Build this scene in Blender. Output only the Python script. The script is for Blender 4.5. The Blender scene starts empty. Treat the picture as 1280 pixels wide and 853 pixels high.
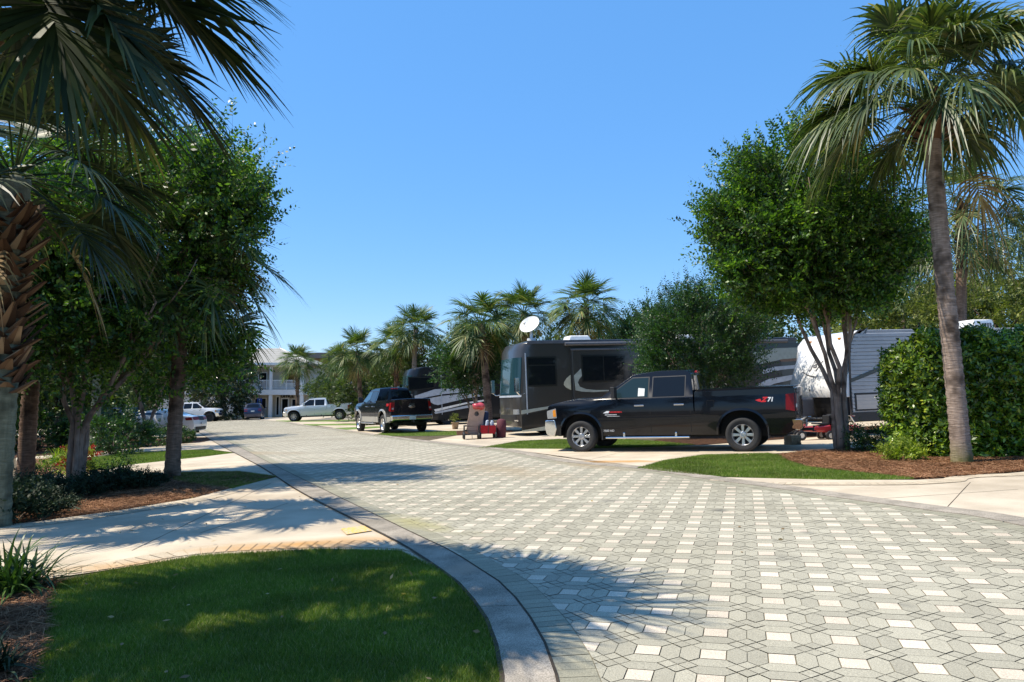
import bpy, bmesh, math, random
import numpy as np
from mathutils import Vector, Matrix
random.seed(7)
C = bpy.data.collections.new("resort"); bpy.context.scene.collection.children.link(C)
PI = math.pi
SL = 0.035                       # the ground falls gently to the left
CAMH = 1.42; FPX = 940.0; CX, CY, YH = 640.0, 426.5, 497.0
PITCH = math.atan((YH - CY) / FPX); CP, SP = math.cos(PITCH), math.sin(PITCH)
def gz(x, y=0.0): return SL * max(-75.0, min(45.0, x))
def P(u, v):
    """ground point seen at a given place of the survey photograph"""
    x, y, z = u - CX, FPX * CP + (v - CY) * SP, FPX * SP - (v - CY) * CP
    t = -CAMH / (z - SL * x)
    return (x * t, y * t)
def at(u, v, Y):
    """point at distance Y on the ray through (u, v)"""
    x, y, z = u - CX, FPX * CP + (v - CY) * SP, FPX * SP - (v - CY) * CP
    t = Y / y
    return (x * t, Y, CAMH + z * t)

# ------------------------------------------------------------------ materials
def new_mat(name):
    m = bpy.data.materials.new(name); m.use_nodes = True
    nt = m.node_tree; b = nt.nodes['Principled BSDF']
    return m, nt, b
def noise(nt, scale, detail=4, coord='Object', rough=.6, vec=None):
    n = nt.nodes.new('ShaderNodeTexNoise'); n.inputs['Scale'].default_value = scale
    n.inputs['Detail'].default_value = detail; n.inputs['Roughness'].default_value = rough
    if vec is None:
        tc = nt.nodes.new('ShaderNodeTexCoord'); vec = tc.outputs[coord]
    nt.links.new(vec, n.inputs['Vector'])
    return n.outputs['Fac']
def ramp(nt, fac, stops):
    r = nt.nodes.new('ShaderNodeValToRGB'); nt.links.new(fac, r.inputs['Fac'])
    el = r.color_ramp.elements
    while len(el) < len(stops): el.new(.5)
    for e, (p, c) in zip(el, stops): e.position = p; e.color = (*c, 1)
    return r.outputs['Color']
def mixc(nt, fac, a, b, mode='MIX'):
    m = nt.nodes.new('ShaderNodeMix'); m.data_type = 'RGBA'; m.blend_type = mode
    for i, v in ((0, fac), (6, a), (7, b)):
        if isinstance(v, (int, float)): m.inputs[i].default_value = v
        elif isinstance(v, tuple): m.inputs[i].default_value = (*v, 1)
        else: nt.links.new(v, m.inputs[i])
    return m.outputs[2]
def math_n(nt, op, a, b=None, clamp=False):
    m = nt.nodes.new('ShaderNodeMath'); m.operation = op; m.use_clamp = clamp
    for i, v in ((0, a), (1, b)):
        if v is None: continue
        if isinstance(v, (int, float)): m.inputs[i].default_value = v
        else: nt.links.new(v, m.inputs[i])
    return m.outputs[0]
def bump(nt, b, h, strength=.3, dist=.01):
    n = nt.nodes.new('ShaderNodeBump'); n.inputs['Strength'].default_value = strength
    n.inputs['Distance'].default_value = dist
    nt.links.new(h, n.inputs['Height']); nt.links.new(n.outputs[0], b.inputs['Normal'])
def island(nt):
    return nt.nodes.new('ShaderNodeNewGeometry').outputs['Random Per Island']
def plain(name, col, rough=.5, metal=0.0, var=.15, scale=6, coat=0.0, spec=.5, bmp=0.0):
    m, nt, b = new_mat(name)
    lo = tuple(c * (1 - var) for c in col); hi = tuple(min(1, c * (1 + var)) for c in col)
    nt.links.new(ramp(nt, noise(nt, scale), [(.3, lo), (.7, hi)]), b.inputs['Base Color'])
    b.inputs['Roughness'].default_value = rough; b.inputs['Metallic'].default_value = metal
    b.inputs['Specular IOR Level'].default_value = spec
    if coat: b.inputs['Coat Weight'].default_value = coat; b.inputs['Coat Roughness'].default_value = .04
    if bmp: bump(nt, b, noise(nt, scale * 8), bmp, .01)
    return m
def paint(name, col, rough=.32, metal=.0, dust=.06):
    """car paint: clear coat, a little road dust low down"""
    m, nt, b = new_mat(name)
    tc = nt.nodes.new('ShaderNodeTexCoord'); sep = nt.nodes.new('ShaderNodeSeparateXYZ')
    nt.links.new(tc.outputs['Object'], sep.inputs[0])
    low = math_n(nt, 'SUBTRACT', 1.0, math_n(nt, 'DIVIDE', sep.outputs[2], 1.0), True)
    f = math_n(nt, 'MULTIPLY', low, math_n(nt, 'MULTIPLY', noise(nt, 7), dust * 4), True)
    nt.links.new(mixc(nt, f, col, (.28, .24, .19)), b.inputs['Base Color'])
    b.inputs['Metallic'].default_value = metal; b.inputs['Roughness'].default_value = rough
    dk = max(col) < .03
    b.inputs['Specular IOR Level'].default_value = .2 if dk else .5
    b.inputs['Coat Weight'].default_value = .5 if dk else (.5 if max(col) < .1 else 1); b.inputs['Coat Roughness'].default_value = .03
    return m
def leafmat(name, stops, rough=.45, trans=.3, spec=.5, tint=None):
    m, nt, b = new_mat(name)
    col = ramp(nt, island(nt), stops)
    big = ramp(nt, noise(nt, 1.1, 2), [(.35, (.72, .72, .72)), (.65, (1.2, 1.2, 1.2))])
    col = mixc(nt, 1.0, col, big, 'MULTIPLY')
    nt.links.new(col, b.inputs['Base Color'])
    b.inputs['Roughness'].default_value = rough; b.inputs['Specular IOR Level'].default_value = spec
    t = nt.nodes.new('ShaderNodeBsdfTranslucent')
    nt.links.new(mixc(nt, 1.0, col, (1.5, 1.7, .7), 'MULTIPLY'), t.inputs['Color'])
    mx = nt.nodes.new('ShaderNodeMixShader'); mx.inputs[0].default_value = trans
    nt.links.new(b.outputs[0], mx.inputs[1]); nt.links.new(t.outputs[0], mx.inputs[2])
    nt.links.new(mx.outputs[0], nt.nodes['Material Output'].inputs[0])
    return m
M = {}
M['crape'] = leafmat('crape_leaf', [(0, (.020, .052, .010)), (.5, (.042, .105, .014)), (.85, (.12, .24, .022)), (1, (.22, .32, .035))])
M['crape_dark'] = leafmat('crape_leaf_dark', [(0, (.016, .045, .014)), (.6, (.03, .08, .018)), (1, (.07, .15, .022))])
M['palm'] = leafmat('palm_leaf', [(0, (.028, .054, .016)), (.5, (.07, .108, .028)), (.88, (.16, .19, .048)), (1, (.30, .27, .10))], .45, .22, .5)
M['palm_far'] = leafmat('palm_leaf_far', [(0, (.03, .065, .018)), (.5, (.07, .125, .028)), (.88, (.16, .21, .045)), (1, (.32, .28, .10))], .5, .22, .4)
M['palm_shaded'] = leafmat('palm_leaf_shade', [(0, (.014, .028, .010)), (.5, (.03, .052, .016)), (.9, (.06, .085, .024)), (1, (.14, .13, .05))], .5, .12, .35)  # darker copy of the palm leaf, backlit shade put into its colour
M['straw'] = leafmat('dry_frond', [(0, (.16, .10, .05)), (.6, (.32, .22, .11)), (1, (.45, .36, .18))], .7, .2, .2)
M['hedge'] = leafmat('hedge_leaf', [(0, (.035, .075, .010)), (.45, (.085, .16, .014)), (.8, (.20, .32, .02)), (1, (.38, .42, .04))], .33, .28, .6)
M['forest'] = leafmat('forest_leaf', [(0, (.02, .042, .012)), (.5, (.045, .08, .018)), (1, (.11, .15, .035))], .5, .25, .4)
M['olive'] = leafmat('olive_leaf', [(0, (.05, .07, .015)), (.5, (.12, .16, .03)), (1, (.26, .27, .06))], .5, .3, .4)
M['magnolia'] = leafmat('magnolia_leaf', [(0, (.016, .032, .012)), (.7, (.03, .055, .016)), (1, (.14, .15, .05))], .3, .12, .6)
M['strap'] = leafmat('strap_leaf', [(0, (.02, .05, .015)), (.7, (.045, .10, .02)), (1, (.10, .16, .03))], .35, .25, .5)
M['lime'] = leafmat('lime_leaf', [(0, (.12, .18, .02)), (.6, (.22, .30, .03)), (1, (.36, .40, .06))], .5, .35, .3)
M['shrub_dark'] = leafmat('shrub_dark_leaf', [(0, (.014, .026, .014)), (.7, (.024, .046, .022)), (1, (.05, .08, .04))], .6, .1, .25)
M['petal'] = plain('red_petal', (.55, .03, .015), .5)
M['grass'] = leafmat('lawn_blade', [(0, (.07, .12, .014)), (.5, (.135, .205, .024)), (.85, (.18, .235, .04)), (1, (.40, .34, .16))], .5, .3, .25)
M['needle'] = leafmat('pine_straw', [(0, (.10, .045, .02)), (.5, (.22, .10, .05)), (1, (.42, .24, .13))], .8, .05, .2)
M['brown_boot'] = leafmat('leaf_base', [(0, (.04, .024, .015)), (.5, (.12, .065, .038)), (.85, (.22, .14, .08)), (1, (.40, .30, .19))], .8, .03, .2)
def bark(name, lo, hi, ringscale=9.0, rings=.6, stain=None):
    m, nt, b = new_mat(name)
    tc = nt.nodes.new('ShaderNodeTexCoord')
    mp = nt.nodes.new('ShaderNodeMapping'); mp.inputs['Scale'].default_value = (2.2, 2.2, ringscale)
    nt.links.new(tc.outputs['Object'], mp.inputs[0])
    n1 = noise(nt, 3.0, 5, vec=mp.outputs[0]); n2 = noise(nt, 1.6, 3)
    mp2 = nt.nodes.new('ShaderNodeMapping'); mp2.inputs['Scale'].default_value = (14, 14, 1.2)
    nt.links.new(tc.outputs['Object'], mp2.inputs[0])
    n3 = noise(nt, 2.0, 4, vec=mp2.outputs[0])
    f = math_n(nt, 'ADD', math_n(nt, 'MULTIPLY', n1, rings), math_n(nt, 'MULTIPLY', n3, 1 - rings))
    c = ramp(nt, f, [(.33, lo), (.5, tuple((a + b_) / 2 for a, b_ in zip(lo, hi))), (.64, hi)])
    c = mixc(nt, ramp_f(nt, n2, .5, .62), c, tuple(x * .5 for x in lo))
    if stain:
        sep = nt.nodes.new('ShaderNodeSeparateXYZ'); nt.links.new(tc.outputs['Object'], sep.inputs[0])
        z0, z1, col = stain
        g = math_n(nt, 'DIVIDE', math_n(nt, 'SUBTRACT', z1, sep.outputs[2]), z1 - z0, True)
        c = mixc(nt, math_n(nt, 'MULTIPLY', g, math_n(nt, 'ADD', noise(nt, 5), .3), True), c, col)
    nt.links.new(c, b.inputs['Base Color']); b.inputs['Roughness'].default_value = .9
    b.inputs['Specular IOR Level'].default_value = .2
    bump(nt, b, f, .7, .03)
    return m
def ramp_f(nt, v, lo, hi):
    return math_n(nt, 'DIVIDE', math_n(nt, 'SUBTRACT', v, lo), hi - lo, True)
M['palm_bark'] = bark('palm_bark', (.16, .115, .085), (.40, .31, .25), 16, .75, (0, .45, (.13, .13, .03)))
M['palm_bark_brown'] = bark('palm_bark_brown', (.11, .07, .05), (.32, .21, .15), 14, .7)
M['palm_bark_green'] = bark('palm_bark_green', (.11, .115, .075), (.23, .235, .16), 14, .6)
M['crape_bark'] = bark('crape_bark', (.19, .13, .10), (.42, .32, .26), 1.2, .6)
M['twig'] = bark('twig_bark', (.06, .045, .035), (.16, .12, .09), 2, .6)

# ------------------------------------------------------------------ object helpers
def tag(o, label=None, cat=None, group=None, kind=None):
    if label: o['label'] = label
    if cat: o['category'] = cat
    if group: o['group'] = group
    if kind: o['kind'] = kind
    return o
def link(name, me, mat=None, parent=None):
    o = bpy.data.objects.new(name, me); C.objects.link(o)
    if mat is not None: me.materials.append(mat)
    if parent is not None: o.parent = parent
    return o
def thing(name, label, cat, loc=(0, 0, 0), rz=0.0, group=None):
    o = bpy.data.objects.new(name, None); C.objects.link(o); o.empty_display_size = .2
    o.location = loc; o.rotation_euler = (0, 0, rz)
    return tag(o, label, cat, group)
def dup(root, label, loc=None, rz=None, s=None, group=None):
    r = root.copy(); C.objects.link(r)
    r['label'] = label
    if group: r['group'] = group
    if loc is not None: r.location = loc
    if rz is not None: r.rotation_euler = (0, 0, rz)
    if s is not None: r.scale = s if isinstance(s, tuple) else (s, s, s)
    for ch in list(root.children):
        c = ch.copy(); C.objects.link(c); c.parent = r
        for g in list(ch.children):
            d = g.copy(); C.objects.link(d); d.parent = c
    return r
def nm(name, V, mat, parent=None, smooth=False):
    """numpy polygons: V has shape (faces, corners, 3)"""
    V = np.asarray(V, dtype=np.float32); K, n, _ = V.shape
    me = bpy.data.meshes.new(name)
    me.vertices.add(K * n); me.vertices.foreach_set('co', V.reshape(-1))
    me.loops.add(K * n); me.loops.foreach_set('vertex_index', np.arange(K * n, dtype=np.int32))
    me.polygons.add(K); me.polygons.foreach_set('loop_start', np.arange(0, K * n, n, dtype=np.int32))
    me.polygons.foreach_set('loop_total', np.full(K, n, dtype=np.int32))
    me.update(calc_edges=True)
    return link(name, me, mat, parent)
def nidx(name, V, F, mat, parent=None, smooth=False):
    me = bpy.data.meshes.new(name); V = np.asarray(V, dtype=np.float32); F = np.asarray(F, dtype=np.int32)
    me.vertices.add(len(V)); me.vertices.foreach_set('co', V.reshape(-1))
    K, n = F.shape
    me.loops.add(K * n); me.loops.foreach_set('vertex_index', F.reshape(-1))
    me.polygons.add(K); me.polygons.foreach_set('loop_start', np.arange(0, K * n, n, dtype=np.int32))
    me.polygons.foreach_set('loop_total', np.full(K, n, dtype=np.int32))
    if smooth: me.polygons.foreach_set('use_smooth', np.ones(K, dtype=bool))
    me.update(calc_edges=True)
    return link(name, me, mat, parent)
def fin(name, bm, mat, parent=None, smooth=None, bev=0.0, seg=2):
    bmesh.ops.remove_doubles(bm, verts=bm.verts, dist=1e-5)
    bmesh.ops.recalc_face_normals(bm, faces=bm.faces)
    me = bpy.data.meshes.new(name); bm.to_mesh(me); bm.free()
    o = link(name, me, mat, parent)
    if smooth is not None:
        me.polygons.foreach_set('use_smooth', np.ones(len(me.polygons), dtype=bool))
        me.set_sharp_from_angle(angle=math.radians(smooth))
    if bev:
        b = o.modifiers.new('bevel', 'BEVEL'); b.width = bev; b.segments = seg
        b.limit_method = 'ANGLE'; b.angle_limit = math.radians(40)
        b.harden_normals = smooth is not None
    return o
def bx(bm, x0, x1, y0, y1, z0, z1, mtx=None):
    vs = [bm.verts.new((x, y, z)) for x in (x0, x1) for y in (y0, y1) for z in (z0, z1)]
    if mtx is not None:
        for v in vs: v.co = mtx @ v.co
    for f in ((0, 1, 3, 2), (4, 6, 7, 5), (0, 4, 5, 1), (2, 3, 7, 6), (0, 2, 6, 4), (1, 5, 7, 3)):
        bm.faces.new([vs[i] for i in f])
    return vs
def tube(bm, pts, rad, n=8, cap=True):
    pts = [Vector(p) for p in pts]
    if not hasattr(rad, '__len__'): rad = [rad] * len(pts)
    rings = []; ref = None
    for i, p in enumerate(pts):
        t = (pts[min(i + 1, len(pts) - 1)] - pts[max(i - 1, 0)]).normalized()
        if ref is None: ref = Vector((1, 0, 0)) if abs(t.x) < .8 else Vector((0, 1, 0))
        a = t.cross(ref).normalized(); b = t.cross(a).normalized(); ref = b.cross(t) * -1 if False else ref
        rings.append([bm.verts.new(p + (a * math.cos(k * 2 * PI / n) + b * math.sin(k * 2 * PI / n)) * rad[i]) for k in range(n)])
    for r0, r1 in zip(rings, rings[1:]):
        for k in range(n): bm.faces.new((r0[k], r0[(k + 1) % n], r1[(k + 1) % n], r1[k]))
    if cap:
        bm.faces.new(rings[0][::-1]); bm.faces.new(rings[-1])
def lathe(bm, prof, n=24, mtx=None, closed=False):
    """profile (r, h) about the local Z axis"""
    rings = []
    for r, h in prof:
        ring = []
        for k in range(n):
            a = 2 * PI * k / n; v = Vector((r * math.cos(a), r * math.sin(a), h))
            ring.append(bm.verts.new(mtx @ v if mtx is not None else v))
        rings.append(ring)
    pr = list(zip(rings, rings[1:])) + ([(rings[-1], rings[0])] if closed else [])
    for r0, r1 in pr:
        for k in range(n): bm.faces.new((r0[k], r0[(k + 1) % n], r1[(k + 1) % n], r1[k]))
    if not closed:
        if prof[0][0] > 1e-4: bm.faces.new(rings[0][::-1])
        if prof[-1][0] > 1e-4: bm.faces.new(rings[-1])
def BM(): return bmesh.new()
def text_mesh(s, size, depth=.004, shear=0.0, bold=0.0):
    cu = bpy.data.curves.new('lettering', 'FONT'); cu.body = s; cu.size = size; cu.extrude = depth
    cu.align_x = 'CENTER'; cu.align_y = 'CENTER'; cu.shear = shear; cu.offset = bold
    o = bpy.data.objects.new('lettering', cu); C.objects.link(o)
    me = bpy.data.meshes.new_from_object(o)
    bpy.data.objects.remove(o); return me

# ------------------------------------------------------------------ flat ground work
def poly_sheet(name, pts, dz, mat, thick=0.0, parent=None):
    bm = BM(); vs = [bm.verts.new((x, y, gz(x) + dz)) for x, y in pts]
    f = bm.faces.new(vs)
    if thick:
        r = bmesh.ops.extrude_face_region(bm, geom=[f])
        for v in r['geom']:
            if isinstance(v, bmesh.types.BMVert): v.co.z -= thick
    bmesh.ops.recalc_face_normals(bm, faces=bm.faces)
    if not thick:
        for f in bm.faces:
            if f.normal.z < 0: f.normal_flip()
    bmesh.ops.triangulate(bm, faces=bm.faces)
    me = bpy.data.meshes.new(name); bm.to_mesh(me); bm.free()
    return link(name, me, mat, parent)
def pix(*uv): return [P(u, v) for u, v in uv]
def smooth_path(pts, step=.12):
    """Catmull-Rom through the points, even steps"""
    p = [np.array(q, float) for q in pts]; p = [2 * p[0] - p[1]] + p + [2 * p[-1] - p[-2]]
    out = []
    for i in range(1, len(p) - 2):
        n = max(2, int(np.linalg.norm(p[i + 1] - p[i]) / step))
        for k in range(n):
            t = k / n
            out.append(.5 * (2 * p[i] + (p[i + 1] - p[i - 1]) * t + (2 * p[i - 1] - 5 * p[i] + 4 * p[i + 1] - p[i + 2]) * t * t
                       + (3 * p[i] - p[i - 1] - 3 * p[i + 1] + p[i + 2]) * t ** 3))
    out.append(p[-2]); return np.array(out)
def offset_path(path, d):
    t = np.gradient(path, axis=0); t /= np.linalg.norm(t, axis=1)[:, None]
    return path + np.c_[-t[:, 1], t[:, 0]] * d
def in_poly(pts, poly):
    poly = np.asarray(poly); x, y = pts[:, 0], pts[:, 1]; ins = np.zeros(len(pts), bool)
    j = len(poly) - 1
    for i in range(len(poly)):
        xi, yi = poly[i]; xj, yj = poly[j]
        c = ((yi > y) != (yj > y)) & (x < (xj - xi) * (y - yi) / (yj - yi + 1e-12) + xi)
        ins ^= c; j = i
    return ins
def bricks(name, path, w0, w1, blen, dz, mat, gap=.006, parent=None):
    """a soldier course: bricks across the strip between offsets w0 and w1 of a path"""
    d = np.r_[0, np.cumsum(np.linalg.norm(np.diff(path, axis=0), axis=1))]
    n = int(d[-1] / blen); quads = []
    a, b = offset_path(path, w0), offset_path(path, w1)
    def smp(arr, s): return np.array([np.interp(s, d, arr[:, 0]), np.interp(s, d, arr[:, 1])])
    rg = np.random.RandomState(3)
    for k in range(n):
        s0, s1 = k * blen + gap / 2, (k + 1) * blen - gap / 2
        z = rg.uniform(-.001, .001)
        quads.append([(*q, SL * q[0] + dz + z) for q in (smp(a, s0), smp(a, s1), smp(b, s1), smp(b, s0))])
    Q = np.array(quads); nrm = np.cross(Q[:, 1] - Q[:, 0], Q[:, 2] - Q[:, 1])[:, 2]
    Q[nrm < 0] = Q[nrm < 0][:, ::-1]
    return nm(name, Q, mat, parent)
def scatter(poly, density, seed=0):
    poly = np.asarray(poly); lo, hi = poly.min(0), poly.max(0)
    rg = np.random.RandomState(seed); n = int(density * (hi[0] - lo[0]) * (hi[1] - lo[1]))
    p = lo + rg.rand(n, 2) * (hi - lo)
    return p[in_poly(p, poly)]
def blades(pts, h, w, seed=0, lean=.5, dz=.0):
    rg = np.random.RandomState(seed); n = len(pts); a = rg.rand(n) * 2 * PI
    hh = h * rg.uniform(.55, 1.2, n)
    base = np.c_[pts, SL * np.clip(pts[:, 0], -75, 45) + dz]
    side = np.c_[np.cos(a), np.sin(a), np.zeros(n)] * (w / 2)
    b = rg.rand(n) * 2 * PI
    tip = base + np.c_[np.cos(b) * lean * hh * rg.rand(n), np.sin(b) * lean * hh * rg.rand(n), hh]
    return np.stack([base - side, base + side, tip], 1)
def needles(pts, L, w, seed=0, dz=.01, lift=.03):
    rg = np.random.RandomState(seed); n = len(pts); a = rg.rand(n) * 2 * PI; l = L * rg.uniform(.5, 1.2, n) / 2
    d = np.c_[np.cos(a) * l, np.sin(a) * l, rg.uniform(-.25, .25, n) * l]
    s = np.c_[-np.sin(a), np.cos(a), rg.uniform(-.5, .5, n)] * w / 2
    c = np.c_[pts, SL * np.clip(pts[:, 0], -75, 45) + dz + rg.rand(n) * lift]
    return np.stack([c - d - s, c + d - s, c + d + s, c - d + s], 1)
# ------------------------------------------------------------------ plants
def unit(v): return v / (np.linalg.norm(v, axis=-1, keepdims=True) + 1e-9)
def leaf_quads(base, d, nrm, L, W):
    """diamond leaves: base (n,3), direction d, side from nrm x d"""
    s = unit(np.cross(nrm, d))
    L = L[:, None]; W = W[:, None]
    mid = base + d * L * .45
    return np.stack([base, mid + s * W / 2, base + d * L, mid - s * W / 2], 1)
def lump(dirs, seed, k=9, amp=.28):
    rg = np.random.RandomState(seed); c = unit(rg.randn(k, 3)); r = np.ones(len(dirs))
    for i in range(k):
        r += amp * np.exp(-((1 - dirs @ c[i]) / .12)) * rg.uniform(-.5, 1.0)
    return r
def sprays(cen, rad, n, m, slen, leaf, seed, up=.55, shell=.55, amp=.28, flat_bottom=0.0, clump=0):
    """feathery crown: n twigs with m leaves each, filling a lumpy ellipsoid"""
    rg = np.random.RandomState(seed)
    d = unit(rg.randn(n, 3)); r = rg.rand(n) ** (shell * .6) * lump(d, seed, amp=amp)
    if clump:
        cc = unit(rg.randn(clump, 3)) ; cr = rg.uniform(.5, 1.0, clump)[:, None] * cc
        idx = rg.randint(clump, size=n); loc = cr[idx] * lump(cc, seed, amp=amp)[idx][:, None] + rg.randn(n, 3) * .13
        keep = rg.rand(n) < .2; loc[keep] = (d * r[:, None])[keep]
    else: loc = d * r[:, None]
    p = loc * np.array(rad)
    if flat_bottom: p[:, 2] = np.maximum(p[:, 2], -rad[2] * flat_bottom + rg.rand(n) * .3)
    p += np.array(cen)
    out = unit(loc)
    sd = unit(out * .7 + np.array([0, 0, up]) + rg.randn(n, 3) * .35)
    L = slen * rg.uniform(.5, 1.3, n) * (1 + .4 * (np.linalg.norm(loc, axis=1) > .88) * (loc[:, 2] > -.2))
    t = (np.arange(m) + .5) / m
    B = p[:, None] + sd[:, None] * (t[None, :, None] * L[:, None, None]) + np.array([0, 0, -1]) * (t[None, :, None] ** 2 * L[:, None, None] * .18)
    side = unit(np.cross(sd, unit(rg.randn(n, 3))))
    sg = np.where(np.arange(m) % 2 == 0, 1., -1.)
    ld = unit(sd[:, None] * .55 + side[:, None] * sg[None, :, None] + rg.randn(n, m, 3) * .25)
    nr = unit(np.cross(sd, side)[:, None] + rg.randn(n, m, 3) * .45 + np.array([0, 0, .5]))
    LL = leaf * rg.uniform(.7, 1.25, (n, m)) * (1 - .35 * t)[None]
    q = leaf_quads(B.reshape(-1, 3), ld.reshape(-1, 3), nr.reshape(-1, 3), LL.reshape(-1), (LL * .52).reshape(-1))
    return q, p, sd, L
def twig_quads(p, sd, L, w=.006):
    s = unit(np.cross(sd, np.array([.3, .5, .1]))) * w / 2
    e = p + sd * L[:, None]
    b = p - sd * L[:, None] * .6
    return np.stack([b - s, b + s, e + s * .3, e - s * .3], 1)
def stems(name, base_r, forks, parent, mat, n=9):
    bm = BM()
    for pts, r0, r1 in forks:
        k = len(pts); tube(bm, pts, [r0 + (r1 - r0) * i / (k - 1) for i in range(k)], n)
    me = bpy.data.meshes.new(name); bm.to_mesh(me); bm.free()
    me.polygons.foreach_set('use_smooth', np.ones(len(me.polygons), dtype=bool))
    return link(name, me, mat, parent)
def wob(p0, p1, k, amp, rg):
    p0, p1 = np.array(p0, float), np.array(p1, float); o = []
    for i in range(k + 1):
        t = i / k; q = p0 + (p1 - p0) * t
        if 0 < i < k: q = q + rg.randn(3) * amp * np.array([1, 1, .3])
        o.append(tuple(q))
    return o
def crape_tree(label, loc, cen, rad, n, m, leaf, seed, mat='crape', stem=(5, 1.5, .085), group=None, trunk_r=.15, lean=(0, 0), name='crape_myrtle', fb=0.0, spread=.42, clumps=46):
    rg = np.random.RandomState(seed)
    t = thing(name, label, 'tree', loc, 0, group)
    q, p, sd, L = sprays(cen, rad, n, m, .46, leaf, seed, clump=clumps, amp=.26, flat_bottom=fb)
    nm('crown', q, M[mat], t)
    nm('twigs', twig_quads(p[::2], sd[::2], L[::2]), M['twig'], t)
    forks = []; ns, fz, r = stem
    top = np.array(cen) - np.array([0, 0, rad[2] * .55])
    fork = np.array([lean[0], lean[1], fz])
    for k in range(ns):
        a = 2 * PI * k / ns + rg.rand(); b0 = np.array([math.cos(a) * trunk_r * .7, math.sin(a) * trunk_r * .7, -.05])
        f = fork * 1.0 + np.array([math.cos(a) * trunk_r * .8, math.sin(a) * trunk_r * .8, rg.uniform(-.2, .2)])
        e = top + np.array([math.cos(a) * rad[0] * spread, math.sin(a) * rad[1] * spread, rg.uniform(-.2, .5)])
        path = wob(b0, f, 3, .012, rg) + wob(f, e, 5, .035, rg)[1:]
        forks.append((path, r, r * .42))
        for j in range(4):
            aa = a + rg.uniform(-.9, .9); rr = rg.uniform(.5, .9)
            e2 = np.array(cen) + np.array([math.cos(aa) * rad[0] * rr, math.sin(aa) * rad[1] * rr, rg.uniform(-.2, .75) * rad[2]])
            s0 = np.array(path[rg.randint(5, len(path))])
            forks.append((wob(s0, e2, 5, .06, rg), r * .4, .008))
    stems('trunk', 0, forks, t, M['crape_bark'])
    return t
def leaf_tree(label, loc, cen, rad, n, m, leaf, seed, mat, name='leafy_tree', trunk=(.16, .07), group=None, twig=.45):
    rg = np.random.RandomState(seed); t = thing(name, label, 'tree', loc, 0, group)
    q, p, sd, L = sprays(cen, rad, n, m, twig, leaf, seed, up=.35, clump=44, amp=.4)
    nm('crown', q, M[mat], t)
    forks = [(wob((0, 0, -.1), (cen[0], cen[1], cen[2]), 6, .05, rg), *trunk)]
    for j in range(9):
        a = 2 * PI * j / 9 + rg.rand(); rr = rg.uniform(.5, .85)
        e = np.array(cen) + np.array([math.cos(a) * rad[0] * rr, math.sin(a) * rad[1] * rr, rg.uniform(-.4, .6) * rad[2]])
        forks.append((wob((cen[0] * .6, cen[1] * .6, cen[2] - rad[2] * rg.uniform(.3, .9)), e, 4, .07, rg), trunk[1], .015))
    stems('trunk', 0, forks, t, M['twig'], 7)
    return t
def frond_set(n, seed, elev=(80, -55), lp=1.1, lb=.95, ns=34, droop=.55, k=4, w=.042, az=None, jitter=.18, lpj=.2):
    """fan-palm fronds about the origin as quads"""
    rg = np.random.RandomState(seed); Q = []
    for i in range(n):
        a = (az[i] if az is not None else i * 2.39996 + rg.uniform(-.3, .3))
        e = math.radians(elev[0] + (elev[1] - elev[0]) * (i / max(1, n - 1)) ** .85 + rg.uniform(-9, 9))
        d0 = np.array([math.cos(e) * math.cos(a), math.cos(e) * math.sin(a), math.sin(e)])
        l = lp * rg.uniform(1 - lpj, 1 + lpj); g = (.05 + .13 * math.cos(max(0, e))) * rg.uniform(.6, 1.5)
        s = np.linspace(0, l, 6)
        pt = d0 * s[:, None] + np.array([0, 0, -1]) * (g * s ** 2)[:, None]
        tan = unit(d0 + np.array([0, 0, -1]) * 2 * g * l)
        r = np.cross(tan, [0, 0, 1.]); r = unit(r) if np.linalg.norm(r) > .05 else np.array([1., 0, 0])
        tw = rg.uniform(-.5, .5); nn = np.cross(r, tan)
        r, nn = r * math.cos(tw) + nn * math.sin(tw), nn * math.cos(tw) - r * math.sin(tw)
        pw = np.linspace(.035, .018, 6)[:, None]
        for side in (r, nn):
            A, B = pt - side * pw / 2, pt + side * pw / 2
            for j in range(5): Q.append([A[j], A[j + 1], B[j + 1], B[j]])
        # costa: curls down through the blade
        cl = lb * .42; blen = lb * rg.uniform(.85, 1.15)
        for j in range(ns):
            f = (j + .5) / ns * 2 - 1                      # -1..1 across the fan
            ang = math.radians(118) * f * (1 - .12 * abs(f))
            c = (1 - abs(f)) * cl
            base = pt[-1] + tan * c + np.array([0, 0, -1]) * c * c * .5
            td = unit(tan + np.array([0, 0, -1]) * c * .9)
            fold = .30 * abs(f)
            d = unit(td * math.cos(ang) + r * math.sin(ang) - nn * (-fold) * 1.0 + rg.randn(3) * .04)
            ll = blen * (1 - .32 * abs(f)) * rg.uniform(.88, 1.08) * (1 - .15 * (1 - abs(f)))
            u = np.linspace(0, 1, k + 1)
            sp = base + d * (u * ll)[:, None] + np.array([0, 0, -1]) * (droop * (.45 + .40 * math.cos(max(0, e * .9))) * rg.uniform(.6, 1.4) * ll * u ** 2.8)[:, None]
            wd = unit(np.cross(d, nn + rg.randn(3) * .25))
            ww = w * np.array([.55, 1.0, .85, .5, .06][:k + 1]) if k == 4 else w * np.interp(u, [0, .3, .7, 1], [.6, 1, .8, .05])
            A, B = sp - wd * ww[:, None] / 2, sp + wd * ww[:, None] / 2
            for j2 in range(k): Q.append([A[j2], A[j2 + 1], B[j2 + 1], B[j2]])
    return np.array(Q)
def weld(name, Q, mat, parent):
    """quads that share edges become strips, so that one leaflet is one island"""
    o = nm(name, Q, mat, parent); bm = BM(); bm.from_mesh(o.data)
    bmesh.ops.remove_doubles(bm, verts=bm.verts, dist=.0004); bm.to_mesh(o.data); bm.free(); return o
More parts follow.
